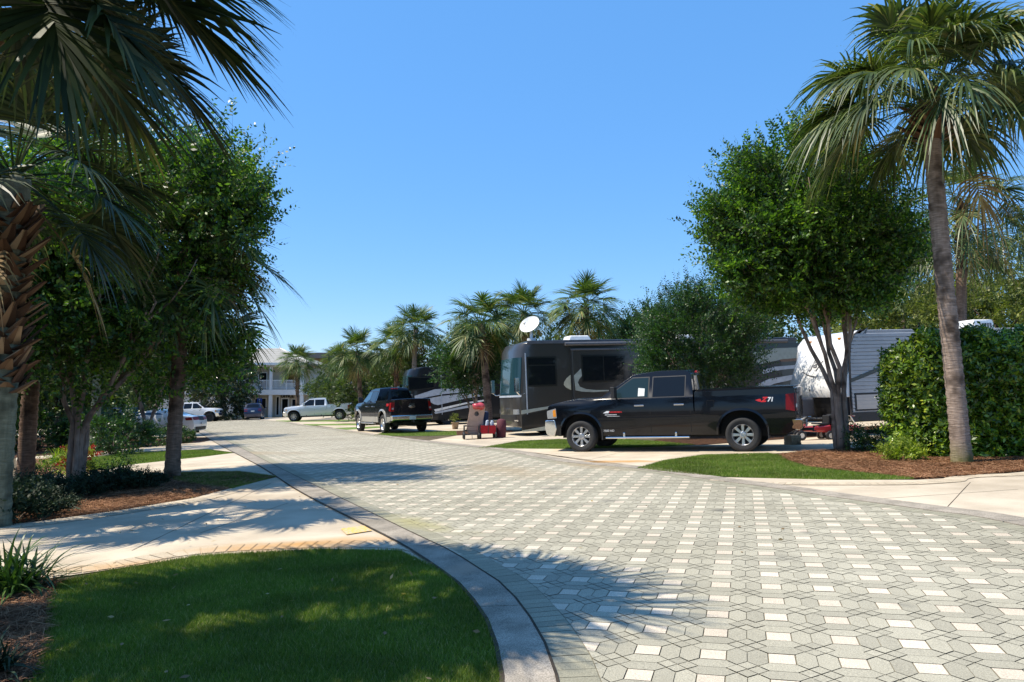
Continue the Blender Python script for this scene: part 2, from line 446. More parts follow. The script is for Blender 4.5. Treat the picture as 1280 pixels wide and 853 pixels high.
def boots(z0, z1, r, n, seed, size=.22, curve=None, outw=(.55, .95)):
    rg = np.random.RandomState(seed); Q = []
    for i in range(n):
        z = z0 + (z1 - z0) * (i + rg.rand()) / n; a = i * 2.39996 + rg.uniform(-.2, .2)
        cx, cy = curve(z) if curve else (0, 0)
        o = np.array([math.cos(a), math.sin(a), 0]); s = np.array([-math.sin(a), math.cos(a), 0])
        c = np.array([cx, cy, z]) + o * r * .85
        L = size * rg.uniform(.35, 1.5); d = unit(o * rg.uniform(*outw) + np.array([0, 0, 1.]) + s * rg.uniform(-.75, .75))
        for sg in (-1, 1):      # split base, two arms
            w0, w1 = size * .34, size * .12
            b0 = c + s * sg * w0 * .55; e = c + d * L + s * sg * w1 * .2
            th = o * .018
            A = [b0 - s * w0 * .5, b0 + s * w0 * .5, e + s * w1 * .5, e - s * w1 * .5]
            Q.append([p + th for p in A]); Q.append([p - th for p in A][::-1])
            for k in range(4): Q.append([A[k] - th, A[(k + 1) % 4] - th, A[(k + 1) % 4] + th, A[k] + th])
    return np.array(Q)
def palm(label, base, top, r=(.17, .15), fr=40, seed=1, lp=1.1, lb=.95, ns=34, droop=.55, mat='palm', bark_m='palm_bark',
         boot=None, dead=5, group=None, elev=(82, -50), k=4, fscale=1.0, bend=.15, w=.042, bootsize=.22, outw=(.55, .95), deadaz=None, az=None, deadelev=(-40, -75)):
    """base and top are world points; crown is centred on top"""
    t = thing('palm_tree', label, 'palm tree', base, 0, group)
    tp = Vector(top) - Vector(base)
    def curve(z):
        s = max(0, z / tp.z); s2 = s + bend * math.sin(PI * s) * .5
        return (tp.x * (s2 * s2 * .5 + s2 * .5), tp.y * s)
    rg = np.random.RandomState(seed); bm = BM(); pts = []; rr = []
    n = max(10, int(tp.z / .075)) if fscale > .9 else 14
    for i in range(n + 1):
        z = -.08 + (tp.z + .08) * i / n; s = i / n
        pts.append((*curve(z), z)); flare = .03 * math.exp(-z / .2)
        rr.append(r[0] + (r[1] - r[0]) * s + flare + (.008 if i % 2 else -.006) + rg.uniform(-.003, .003))
    tube(bm, pts, rr, 16 if fscale > .9 else 8)
    me = bpy.data.meshes.new('trunk'); bm.to_mesh(me); bm.free()
    me.polygons.foreach_set('use_smooth', np.ones(len(me.polygons), dtype=bool))
    link('trunk', me, M[bark_m], t)
    cx, cy = curve(tp.z); cen = np.array([cx, cy, tp.z])
    Q = frond_set(fr, seed, elev, lp, lb, ns, droop, k, w, az) * 1.0
    (weld if fscale > .5 else nm)('crown', Q + cen, M[mat], t)
    if dead:
        Q = frond_set(dead, seed + 50, deadelev, lp * .8, lb * .85, max(10, ns // 2), droop * 1.3, k, w * .8, deadaz)
        nm('dead_fronds', Q + cen - np.array([0, 0, .1]), M['straw'], t)
    if boot:
        nm('leaf_bases', boots(boot[0], boot[1], r[1] + .01, boot[2], seed, bootsize, curve, outw), M['brown_boot'], t)
    # yellow-green flower stalks among the fronds stay part of the crown colour
    return t
def strap_plant(name, label, loc, n, L, w, seed, mat, cat='plant', group=None, spread=.9):
    rg = np.random.RandomState(seed); Q = []
    for i in range(n):
        a = rg.rand() * 2 * PI; e = rg.uniform(.5, 1.45); l = L * rg.uniform(.6, 1.2); g = rg.uniform(.35, .9) * spread / L
        d = np.array([math.cos(a) * math.cos(e), math.sin(a) * math.cos(e), math.sin(e)])
        b = np.array([rg.uniform(-.1, .1), rg.uniform(-.1, .1), 0]) * L * 2
        u = np.linspace(0, l, 7); p = b + d * u[:, None] + np.array([0, 0, -1]) * (g * u ** 2)[:, None]
        s = np.array([-math.sin(a), math.cos(a), 0]); ww = w * np.array([.7, 1, 1, .9, .7, .45, .05])[:, None] / 2
        A, B = p - s * ww, p + s * ww
        for j in range(6): Q.append([A[j], A[j + 1], B[j + 1], B[j]])
    o = weld(name, np.array(Q), M[mat], None); o.location = loc
    return tag(o, label, cat, group)
def bush(name, label, loc, rad, n, m, leaf, seed, mat, cat='shrub', group=None, twig=.22, core=True):
    t = thing(name, label, cat, loc, 0, group)
    q, p, sd, L = sprays((0, 0, rad[2] * .92), rad, n, m, twig, leaf, seed, up=.5, clump=26, amp=.3)
    q = q[q[:, :, 2].min(1) > 0]
    nm('foliage', q, M[mat], t)
    rg = np.random.RandomState(seed)
    forks = [(wob((rg.uniform(-.05, .05), rg.uniform(-.05, .05), -.05), tuple(np.array([math.cos(a) * rad[0] * .7, math.sin(a) * rad[1] * .7, rad[2] * rg.uniform(.8, 1.5)])), 4, .02, rg), .02, .006)
             for a in np.linspace(0, 2 * PI, 9)[:-1]]
    stems('stems', 0, forks, t, M['twig'], 5)
    return t
# ------------------------------------------------------------------ vehicles
M['chrome'] = plain('chrome', (.75, .75, .76), .12, 1.0, .03)
M['alloy'] = plain('alloy_wheel', (.62, .62, .63), .28, 1.0, .05)
M['tyre'] = plain('tyre_rubber', (.022, .022, .023), .8, 0, .2, 9)
M['blackplastic'] = plain('black_plastic', (.02, .02, .022), .55)
M['under'] = plain('underbody', (.012, .012, .012), .9)
M['gap'] = plain('panel_gap', (.004, .004, .004), .9)
def glass(name, col, rough=.04):
    m, nt, b = new_mat(name); b.inputs['Base Color'].default_value = (*col, 1)
    b.inputs['Roughness'].default_value = rough; b.inputs['Specular IOR Level'].default_value = .35; return m
M['glass'] = glass('tinted_glass', (.008, .010, .013)); M['glass_blue'] = glass('sun_blue_glass', (.03, .07, .12))
M['glass_teal'] = glass('windscreen_glass', (.015, .045, .06)); M['glass_cab'] = glass('cab_glass', (.016, .032, .038))
M['lamp_clear'] = plain('clear_lamp', (.62, .64, .66), .1, .6, .1, 30, coat=1)
M['lamp_amber'] = plain('amber_lamp', (.75, .28, .03), .2, 0, .1, coat=1)
M['lamp_red'] = plain('red_lamp', (.22, .004, .004), .3, 0, .2, 30, spec=.3)
M['lamp_redbright'] = plain('bright_red_lamp', (.65, .03, .03), .15, 0, .2, 30, coat=1)
M['plate'] = plain('licence_plate', (.55, .57, .58), .4)
M['badge_red'] = plain('red_lettering', (.62, .02, .02), .4); M['badge_white'] = plain('silver_lettering', (.75, .76, .78), .35)
M['black_paint'] = paint('black_paint', (.002, .003, .006), .25, 0, .012); M['black_paint2'] = paint('blue_black_paint', (.003, .004, .009), .25, 0, .012)
M['silver_paint'] = paint('silver_paint', (.62, .64, .66), .35, .3); M['white_paint'] = paint('white_paint', (.74, .75, .76))
M['pewter_paint'] = paint('pewter_paint', (.42, .40, .36), .4, .3); M['blue_paint'] = paint('deep_blue_paint', (.005, .016, .06))
M['paper'] = plain('paper', (.7, .72, .7), .8)

def slope_basis(o, x, y, heading, lift=0.0):
    n = Vector((-SL, 0, 1)).normalized(); d = Vector((math.cos(heading), math.sin(heading), 0))
    d = (d - n * d.dot(n)).normalized(); s = n.cross(d)
    o.matrix_world = Matrix(((d.x, s.x, n.x, x), (d.y, s.y, n.y, y), (d.z, s.z, n.z, gz(x) + lift), (0, 0, 0, 1)))
class Car:
    def __init__(self, name, label, cat, outline, W, belt, cab, tum=.36, nose=.10, crown=.035, hood=None, bow=.09):
        self.root = thing(name, label, cat); self.o = outline; self.W = W; self.belt = belt; self.cab = cab
        self.tum = tum; self.nose = nose; self.crown = crown; self.hood = hood; self.bow = bow
        xs = [p[0] for p in outline]; self.x0, self.x1 = min(xs), max(xs)
    def hw(self, x, z):
        w = self.W
        e = max(0, (x - (self.x1 - .8)) / .8); w -= self.nose * e * e
        e = max(0, ((self.x0 + .6) - x) / .6); w -= self.nose * .5 * e * e
        w -= .16 * max(0, .92 - z) ** 2; w -= .22 * max(0, min(z, self.belt) - .92) ** 2 + .05 * max(0, z - self.belt)
        if self.cab[0] - 1e-3 <= x <= self.cab[1] + 1e-3:
            if z > self.belt: w -= self.tum * (z - self.belt) + .012
        elif self.hood and x > self.cab[1]:
            if z > self.hood: w -= .4 * (z - self.hood)
        return w
    def S(self, x, z, t):
        c = 1 - t * t; y = self.hw(x, z) * t
        zz = z + (self.crown * c * min(1, max(0, (z - .8) / .4)))
        ex = 0
        e = max(0, (x - (self.x1 - .7)) / .7); ex += self.bow * c * e
        e = max(0, ((self.x0 + .5) - x) / .5); ex -= self.bow * .5 * c * e
        if z > self.belt: ex += .07 * c * (1 if x > (self.cab[0] + self.cab[1]) / 2 else -.5) * min(1, (z - self.belt) / .1)
        return Vector((x + ex, y, zz))
    def shell(self, name, outline, mat, cx=(), cz=(), bev=.025, nt=6, parent=None, clip=None):
        bm = BM(); f = bm.faces.new([bm.verts.new((x, 0, z)) for x, z in outline])
        if f.normal.y > 0: f.normal_flip()
        for c in cx: bmesh.ops.bisect_plane(bm, geom=bm.verts[:] + bm.edges[:] + bm.faces[:], plane_co=(c, 0, 0), plane_no=(1, 0, 0), dist=1e-4)
        for c in cz: bmesh.ops.bisect_plane(bm, geom=bm.verts[:] + bm.edges[:] + bm.faces[:], plane_co=(0, 0, c), plane_no=(0, 0, 1), dist=1e-4)
        bmesh.ops.triangulate(bm, faces=[f for f in bm.faces if len(f.verts) > 4])
        bm.verts.ensure_lookup_table(); bm.verts.index_update()
        co = [(v.co.x, v.co.z) for v in bm.verts]; N = len(co)
        faces = [[v.index for v in f.verts] for f in bm.faces]
        bnd = [(e.verts[0].index, e.verts[1].index) for e in bm.edges if len(e.link_faces) == 1]
        bm.free(); out = BM(); L = [out.verts.new(self.S(x, z, 1)) for x, z in co]; R = [out.verts.new(self.S(x, z, -1)) for x, z in co]
        for f in faces:
            out.faces.new([L[i] for i in f]); out.faces.new([R[i] for i in f][::-1])
        cols = {}
        def col(i):
            if i not in cols:
                x, z = co[i]
                cols[i] = [L[i]] + [out.verts.new(self.S(x, z, 1 - 2 * k / nt)) for k in range(1, nt)] + [R[i]]
            return cols[i]
        for a, b in bnd:
            A, B = col(a), col(b)
            for k in range(nt): out.faces.new((A[k], B[k], B[k + 1], A[k + 1]))
        return fin(name, out, mat, parent or self.root, 38, bev)
    def side(self, name, poly, mat, sides=(1, -1), off=.005, th=.012, cuts=(), parent=None, one=False, rnd=0):
        objs = []; one = False
        for s in sides:
            bm = BM()
            b2 = BM(); f = b2.faces.new([b2.verts.new((x, 0, z)) for x, z in poly])
            for ax, c in cuts:
                bmesh.ops.bisect_plane(b2, geom=b2.verts[:] + b2.edges[:] + b2.faces[:], plane_co=(c, 0, 0) if ax == 'x' else (0, 0, c), plane_no=(1, 0, 0) if ax == 'x' else (0, 0, 1), dist=1e-4)
            bmesh.ops.triangulate(b2, faces=[f for f in b2.faces if len(f.verts) > 4])
            b2.verts.index_update(); b2.verts.ensure_lookup_table()
            o_, i_ = [], []
            for v in b2.verts:
                x, z = v.co.x, v.co.z; w = self.hw(x, z)
                o_.append(bm.verts.new((x, s * (w + off), z))); i_.append(bm.verts.new((x, s * (w + off - th), z)))
            for f in b2.faces:
                idx = [v.index for v in f.verts]
                bm.faces.new([o_[i] for i in idx]); bm.faces.new([i_[i] for i in idx][::-1])
            for e in b2.edges:
                if len(e.link_faces) == 1:
                    a, b = e.verts[0].index, e.verts[1].index; bm.faces.new((o_[a], o_[b], i_[b], i_[a]))
            b2.free()
            if not one: objs.append(fin(name, bm, mat, parent or self.root, 40))
        if one: objs = [fin(name, bm, mat, parent or self.root, 40)]
        return objs[0] if len(objs) == 1 else objs
    def across(self, name, pts, t0, t1, mat, off=.006, n=8, parent=None, out=None, both=False):
        """patch lying on the swept surface along the outline points, between two cross positions"""
        bm = BM()
        if both: self.across(name, pts, -t1, -t0, mat, off, n, parent, out)
        for (ta, tb) in [(t0, t1)]:
            grid = []
            for i, (x, z) in enumerate(pts):
                a = pts[max(0, i - 1)]; b = pts[min(len(pts) - 1, i + 1)]
                d = Vector((b[0] - a[0], 0, b[1] - a[1])).normalized(); nr = Vector((-d.z, 0, d.x))
                ref = Vector((x - (self.x0 + self.x1) / 2, 0, (z - .9) * 2.0)) if out is None else Vector((out[0], 0, out[1]))
                if nr.dot(ref) < 0: nr = -nr
                grid.append([(self.S(x, z, ta + (tb - ta) * k / n), nr) for k in range(n + 1)])
            T = [[bm.verts.new(p + q * off) for p, q in row] for row in grid]
            B = [[bm.verts.new(p - q * .008) for p, q in row] for row in grid]
            for i in range(len(pts) - 1):
                for k in range(n):
                    bm.faces.new((T[i][k], T[i][k + 1], T[i + 1][k + 1], T[i + 1][k])); bm.faces.new((B[i][k], B[i + 1][k], B[i + 1][k + 1], B[i][k + 1]))
            for i in range(len(pts) - 1):
                bm.faces.new((T[i][0], T[i + 1][0], B[i + 1][0], B[i][0])); bm.faces.new((T[i][n], B[i][n], B[i + 1][n], T[i + 1][n]))
            for k in range(n):
                bm.faces.new((T[0][k], B[0][k], B[0][k + 1], T[0][k + 1])); bm.faces.new((T[-1][k], T[-1][k + 1], B[-1][k + 1], B[-1][k]))
        return fin(name, bm, mat, parent or self.root, 40)
def arch(cx, cz, r, zb, n=12, sq=1.0):
    """points of a wheel arch from +x foot to -x foot (travelling along the sill towards -x)"""
    a0 = math.asin(max(-1, min(1, (zb - cz) / r))); out = []
    for i in range(n + 1):
        a = a0 + (PI - 2 * a0) * i / n; c, s = math.cos(a), math.sin(a)
        c2 = math.copysign(abs(c) ** sq, c); s2 = math.copysign(abs(s) ** sq, s)
        out.append((cx + r * c2, max(zb, cz + r * s2)))
    return out
def wheel(parent, x, y, r, w=.26, rim=.62, spokes=8, rimmat='alloy', side=1, steer=0):
    mtx = Matrix.Translation((x, y, r)) @ Matrix.Rotation(steer, 4, 'Z') @ Matrix.Rotation(-PI / 2 * side, 4, 'X')
    bm = BM(); ri = r * rim; h = w / 2
    prof = [(ri, -h * .8), (r * .80, -h), (r * .93, -h * .97), (r * .985, -h * .8), (r, -h * .5)]
    for k in (-.25, 0, .25): prof += [(r, h * (k - .09)), (r - .012, h * (k - .06)), (r - .012, h * (k + .06)), (r, h * (k + .09))]
    prof += [(r, h * .5), (r * .985, h * .8), (r * .93, h * .97), (r * .80, h), (ri, h * .8), (ri * .97, h * .4), (ri * .97, -h * .4)]
    lathe(bm, prof, 40, mtx, True); t = fin('wheel', bm, M['tyre'], parent, 50)
    bm = BM()
    lathe(bm, [(ri * .86, h * .30), (ri * .90, h * .62), (ri * .985, h * .86), (ri * 1.01, h * .80), (ri * .99, h * .1), (ri * .86, h * .1)], 32, mtx, True)
    lathe(bm, [(0.001, h * .72), (ri * .28, h * .70), (ri * .34, h * .55), (ri * .38, h * .2), (0.001, h * .2)], 24, mtx)
    for k in range(spokes):
        a = 2 * PI * k / spokes; m2 = mtx @ Matrix.Rotation(a, 4, 'Z')
        vs = [(ri * .24, .16, .50), (ri * .24, -.16, .50), (ri * .92, -.20, .52), (ri * .92, .20, .52)]
        wv = ri * (2.5 / spokes)
        T = [bm.verts.new(m2 @ Vector((px, sg * wv * 2.1 * (1 if px < ri * .5 else 1.15), h * hz))) for px, sg, hz in vs]
        B = [bm.verts.new(m2 @ Vector((px, sg * wv * 2.1 * (1 if px < ri * .5 else 1.15), h * .2))) for px, sg, hz in vs]
        bm.faces.new(T); bm.faces.new(B[::-1])
        for i in range(4): bm.faces.new((T[i], B[i], B[(i + 1) % 4], T[(i + 1) % 4]))
    for k in range(8):
        a = 2 * PI * (k + .5) / 8; m2 = mtx @ Matrix.Rotation(a, 4, 'Z') @ Matrix.Translation((ri * .17, 0, h * .7))
        lathe(bm, [(.014, 0), (.012, .03), (.001, .034)], 6, m2)
    fin('rim', bm, M[rimmat], t, 40, .004, 1)
    bm = BM(); lathe(bm, [(.001, h * .12), (ri * .97, h * .12), (ri * .97, -h * .3), (.001, -h * .3)], 24, mtx); fin('dark_backing', bm, M['under'], t)  # plain dark disc set behind the spokes as background
    return t
def mirror_part(car, x, z, mat, s, sz=(.10, .22, .28)):
    w = car.hw(x, z); bm = BM()
    bx(bm, x - .05, x + sz[0] - .05, s * (w + .08), s * (w + .08 + sz[1]), z + .02, z + sz[2])
    tube(bm, [(x + .02, s * (w - .02), z + .02), (x, s * (w + .12), z + .10)], .022, 6)
    fin('side_mirror', bm, mat, car.root, 40, .03, 3)

def lip(car, cs, R, ra, zb, mat):
    for cxw in cs:
        A = arch(cxw, R + .02, ra + .004, zb, 16, .9); B = arch(cxw, R + .02, ra + .05, zb, 16, .9)
        for s in (1, -1):
            bm = BM(); T = []
            for a, b in zip(A, B): T.append([bm.verts.new((px, s * (car.hw(px, pz) + o), pz)) for (px, pz), o in ((a, -.03), (a, .022), (b, .004), (b, -.03))])
            for q, w_ in zip(T, T[1:]):
                for k_ in range(4): bm.faces.new((q[k_], q[(k_ + 1) % 4], w_[(k_ + 1) % 4], w_[k_]))
            bm.faces.new(T[0]); bm.faces.new(T[-1][::-1]); fin('wheel_arch_lip', bm, mat, car.root, 40)
def pickup(label, x, y, heading, p):
    """crew-cab pickup; local +X is forward, wheels at +-wb/2"""
    wb, L0, L1, R = p['wb'], p['tail'], p['front'], p['r']       # tail<0, front>0
    zb, zh, zc, belt, zr, zbed = p['sill'], p['hood_z'], p['cowl_z'], p['belt'], p['roof'], p['bed']
    cf, wt, rt, cb = p['cowl_x'], p['wtop'], p['rtop'], p['cab_back']
    ra = R * p.get('arch', 1.36); f, r = wb / 2, -wb / 2
    out = [(L0 + .02, zb + .1), (L0, zb + .35), (L0, zbed - .02), (L0 + .03, zbed), (cb - .035, zbed - .02), (cb - .035, zb + .55), (cb - .015, zb + .55), (cb, belt + .1), (cb + .06, zr - .12), (rt - .12, zr - .03), (rt, zr - .005), ((wt + rt) / 2, zr), (wt, zr - .07),
           (cf, zc), (cf - (cf - L1) * .55, (zc + zh) / 2 + .035), (L1 - .12, zh), (L1 - .03, zh - .05), (L1, zh - .16), (L1 - .02, zb + .38), (L1 - .08, zb + .06), (f + ra + .08, zb)]
    out += arch(f, R + .02, ra, zb, 12, p.get('sq', .88)) + arch(r, R + .02, ra, zb, 12, p.get('sq', .88)) + [(L0 + .2, zb)]
    out = [out[i] for i in range(len(out))]
    out = out[:21] + out[21:]
    car = Car('pickup_truck', label, 'pickup truck', out, p.get('W', 1.0), belt, (cb - .02, cf), hood=zh - .08, bow=.10)
    rt_ = car.root; pm = M[p['paint']]
    car.shell('body', out, pm, cx=[L0 + .3, L0 + .6, -2.4, -1.2, cb - .02, cb + .12, -.3, .3, .9, cf, cf + .25, f, f + .5, L1 - .45, L1 - .2], cz=[.5, .6, .7, .8, .92, 1.02, zh - .08, belt - .06, belt, belt + .01, (belt + zr) / 2], bev=.028)
    # belly, wheel wells
    bm = BM(); bx(bm, L0 + .25, L1 - .3, -.62, .62, .34, .97); bx(bm, L0 + .1, L0 + .5, -.35, .35, .42, .52)
    for xx in (f, r): bx(bm, xx - .05, xx + .05, -.8, .8, R - .06, R + .06)
    fin('chassis', bm, M['under'], rt_)
    for s in (1, -1):
        wheel(rt_, f, s * (car.W - .13), R, side=s, spokes=p.get('spokes', 8), rimmat=p.get('rim', 'alloy'))
        wheel(rt_, r, s * (car.W - .13), R, side=s, spokes=p.get('spokes', 8), rimmat=p.get('rim', 'alloy'))
        # glass
    zt = zr - .15; zg = belt + .035; bp = p['bpillar']
    fw = [(cf - .42, zg), (bp + .06, zg), (bp + .06, zt), (wt - .05, zt), (wt + .12, zt - .06), (cf - .50, zg + .13)]
    fw = [(cf - .38, zg), (bp + .06, zg), (bp + .05, zt), (wt - .03, zt), (cf - .36, zg + .1)] if False else fw
    k = (zt - zg) / (zr - .07 - zc); wx = cf + (wt - cf) * ((zt - zc) / (zr - .07 - zc))
    fw = [(cf - .30, zg), (bp + .06, zg), (bp + .06, zt), (wx - .12, zt), (cf - .26, zg + .10)]
    rw = [(bp - .06, zg), (cb + .20, zg), (cb + .20, zt), (bp - .06, zt)]
    for poly, mt in ((fw, p.get('fglass', 'glass')), (rw, 'glass')):
        for s in (1, -1):
            q = [((a - sum(v[0] for v in poly) / len(poly)) * 1.0 + sum(v[0] for v in poly) / len(poly), b) for a, b in poly]
            cxm = sum(v[0] for v in poly) / len(poly); czm = sum(v[1] for v in poly) / len(poly)
            big = [(cxm + (a - cxm) * 1.06, max(belt + .012, czm + (b - czm) * 1.09)) for a, b in poly]
            fr = car.side('window_frame', big, M['blackplastic'], (s,), .003, .01)
            car.side('window', poly, M[mt], (s,), .007, .012, parent=None)
    ws = [(cf - .04, zc + .035), ((cf + wt) / 2, (zc + zr - .07) / 2), (wt + .05, zr - .10)]
    car.across('windscreen', ws, -.86, .86, M[p.get('ws', 'glass')], .006, 10, out=(1, 1))
    car.across('rear_window', [(cb + .005, belt + .10), (cb + .05, zr - .16)], -.80, .80, M['glass'], .012, 8, out=(-1, .2))
    # lamps and bumpers
    car.across('headlight', [(L1 - .005, zh - .20), (L1 - .012, zb + .48)], .62, 1.0, M['lamp_clear'], .012, 4, both=True, out=(1, 0))
    hl = [(L1 - .0, zh - .16), (L1 - .26, zh - .10), (L1 - .28, zb + .46), (L1 - .01, zb + .44)]
    car.side('headlight', hl, M['lamp_clear'], (1, -1), .008, .03, one=True)
    car.side('marker_lamp', [(L1 - .17, zh - .15), (L1 - .25, zh - .13), (L1 - .265, zb + .49), (L1 - .18, zb + .49)], M['lamp_amber'], (1, -1), .012, .03, one=True)
    car.across('grille', [(L1 - .005, zh - .18), (L1 - .012, zb + .42)], -.58, .58, M['blackplastic'], .015, 6, out=(1, 0))
    car.across('grille_bar', [(L1 - .005, zh - .27), (L1 - .01, zh - .38)], -.60, .60, M[p.get('bar', 'chrome')], .035, 6, out=(1, 0))
    bp_ = M[p.get('bumper', 'chrome')]
    bo = [(L1 - .18, zb - .02), (L1 + .05, zb + .04), (L1 + .09, zb + .2), (L1 + .07, zb + .40), (L1 - .22, zb + .42), (L1 - .26, zb + .18)]
    c2 = Car('front_bumper_form', None, None, bo, car.W - .005, 9, (0, 0), nose=.10, bow=.12); bpy.data.objects.remove(c2.root); c2.root = rt_
    c2.x1 = L1 + .09; c2.x0 = -99
    c2.shell('front_bumper', bo, bp_, cx=[L1 - .1], cz=[zb + .2], bev=.03)
    ro = [(L0 - .13, zb + .14), (L0 - .13, zb + .30), (L0 - .10, zb + .33), (L0 + .20, zb + .33), (L0 + .22, zb + .12), (L0 - .05, zb + .08)]
    c3 = Car('rear_bumper_form', None, None, ro, car.W - .02, 9, (0, 0), nose=.08, bow=.04); bpy.data.objects.remove(c3.root); c3.root = rt_
    c3.x0 = L0 - .13; c3.x1 = 99
    c3.shell('rear_bumper', ro, M[p.get('rbumper', 'chrome')], cz=[zb + .2], bev=.02)
    car.side('taillight', [(L0 + .015, zbed - .12), (L0 + .19, zbed - .14), (L0 + .20, zb + .54), (L0 + .015, zb + .50)], M['lamp_red'], (1, -1), .010, .03, one=True)
    car.across('taillight', [(L0, zbed - .12), (L0, zb + .50)], .86, .985, M[p.get('tl', 'lamp_red')], .014, 2, both=True, out=(-1, 0))
    car.across('reverse_lamp', [(L0, zb + .66), (L0, zb + .58)], .875, .97, M['lamp_clear'], .020, 2, both=True, out=(-1, 0))
    tg = car.across('tailgate', [(L0, zbed - .03), (L0 + .0, (zbed + zb + .4) / 2), (L0, zb + .40)], -.84, .84, pm, .010, 6, out=(-1, 0))
    car.across('handle', [(L0, zbed - .22), (L0, zbed - .30)], -.13, .13, M['blackplastic'], .028, 2, parent=tg, out=(-1, 0))
    bm = BM(); bx(bm, L0 - .155, L0 - .135, -.15, .15, zb + .12, zb + .27); fin('licence_plate', bm, M['plate'], rt_, None, .004)
    bm = BM(); bx(bm, L0 - .30, L0, -.035, .035, zb + .02, zb + .09); bx(bm, L0 - .34, L0 - .26, -.03, .03, zb + .0, zb + .02); lathe(bm, [(.025, 0), (.025, .04), (.001, .05)], 10, Matrix.Translation((L0 - .30, 0, zb + .09))); fin('tow_hitch', bm, M['blackplastic'], rt_)
    # panel gaps, handles
    bm = None
    for gx in ((cf - .05, cf - .038), (bp - .006, bp + .006), (cb + .06, cb + .072)):
        top = belt - .01
        car.side('door_gap', [(gx[0], zb + .06), (gx[1], zb + .06), (gx[1], top), (gx[0], top)], M['gap'], (1, -1), .002, .006, cuts=[('z', .62), ('z', .95)], one=True)
    for hx in (bp + .14, cb + .20):
        for s in (1, -1):
            w = car.hw(hx, belt - .16); bm = BM()
            bx(bm, hx, hx + .24, s * (w + .03), s * (w + .052), belt - .18, belt - .145)
            bx(bm, hx, hx + .03, s * (w - .01), s * (w + .04), belt - .18, belt - .145); bx(bm, hx + .21, hx + .24, s * (w - .01), s * (w + .04), belt - .18, belt - .145)
            fin('door_handle', bm, M[p.get('handle', 'chrome')], rt_, None, .008)
    for s in (1, -1): mirror_part(car, cf - .40, belt + .02, M[p.get('mirror', 'blackplastic')], s)
    if p.get('board', 'chrome'):
        for s in (1, -1):
            bm = BM(); w = car.W; bx(bm, cb + .10, f - ra - .12, s * (w - .10), s * (w + .055), zb - .07, zb - .02)
            bx(bm, cb + .4, cb + .46, s * (w - .4), s * w, zb - .05, zb + .08); bx(bm, cf - .6, cf - .54, s * (w - .4), s * w, zb - .05, zb + .08)
            fin('running_board', bm, M[p.get('board', 'chrome')], rt_, None, .02)
    if not p.get('flare'):
        lip(car, (f, r), R, ra, zb, pm)
    if p.get('flare'):
        for cxw in (f, r):
            A = arch(cxw, R + .02, ra + .005, zb, 14, .92); B = arch(cxw, R + .02, ra + .085, zb, 14, .92)
            for s in (1, -1):
                bm = BM(); T = []
                for a, b in zip(A, B):
                    row = []
                    for (px, pz), o in ((a, -.03), (a, .045), (b, .022), (b, -.03)):
                        row.append(bm.verts.new((px, s * (car.hw(px, pz) + o), pz)))
                    T.append(row)
                for q, w_ in zip(T, T[1:]):
                    for k_ in range(4): bm.faces.new((q[k_], q[(k_ + 1) % 4], w_[(k_ + 1) % 4], w_[k_]))
                bm.faces.new(T[0]); bm.faces.new(T[-1][::-1]); fin('wheel_flare', bm, M[p['flare']], rt_, 40)
        for s in (1, -1):
            car.side('lower_trim', [(cb - .02, zb + .02), (f - ra - .09, zb + .02), (f - ra - .09, zb + .27), (cb - .02, zb + .27)], M[p['flare']], (s,), .008, .014, cuts=[('z', .62), ('z', .5)])
            car.side('lower_trim', [(r + ra + .09, zb + .02), (cb - .04, zb + .02), (cb - .04, zb + .27), (r + ra + .09, zb + .27)], M[p['flare']], (s,), .008, .014, cuts=[('z', .62), ('z', .5)])
            car.side('lower_trim', [(L0 + .05, zb + .12), (r - ra - .09, zb + .02), (r - ra - .09, zb + .27), (L0 + .05, zb + .27)], M[p['flare']], (s,), .008, .014, cuts=[('z', .62), ('z', .5)])
    else:
        for xx, sg in ((f - ra - .02, 1), (r - ra - .02, 1)):
            for s in (1, -1):
                bm = BM(); bx(bm, xx - .02, xx + .01, s * (car.W - .24), s * (car.W + .005), zb - .10, zb + .16); fin('mud_flap', bm, M['blackplastic'], rt_, None, .005)
    # roof lamp
    bm = BM(); zl = zr - .06; bx(bm, cb + .03, cb + .075, -.16, .16, zl, zl + .045); fin('brake_lamp', bm, M['lamp_redbright'], rt_, None, .005)
    slope_basis(rt_, x, y, heading)
    return car
HD = dict(wb=3.89, tail=-3.10, front=2.86, r=.39, sill=.40, hood_z=1.20, cowl_z=1.33, belt=1.28, roof=1.93, bed=1.42,
          cowl_x=1.40, wtop=.62, rtop=-.60, cab_back=-.86, bpillar=.16, paint='black_paint', arch=1.38)

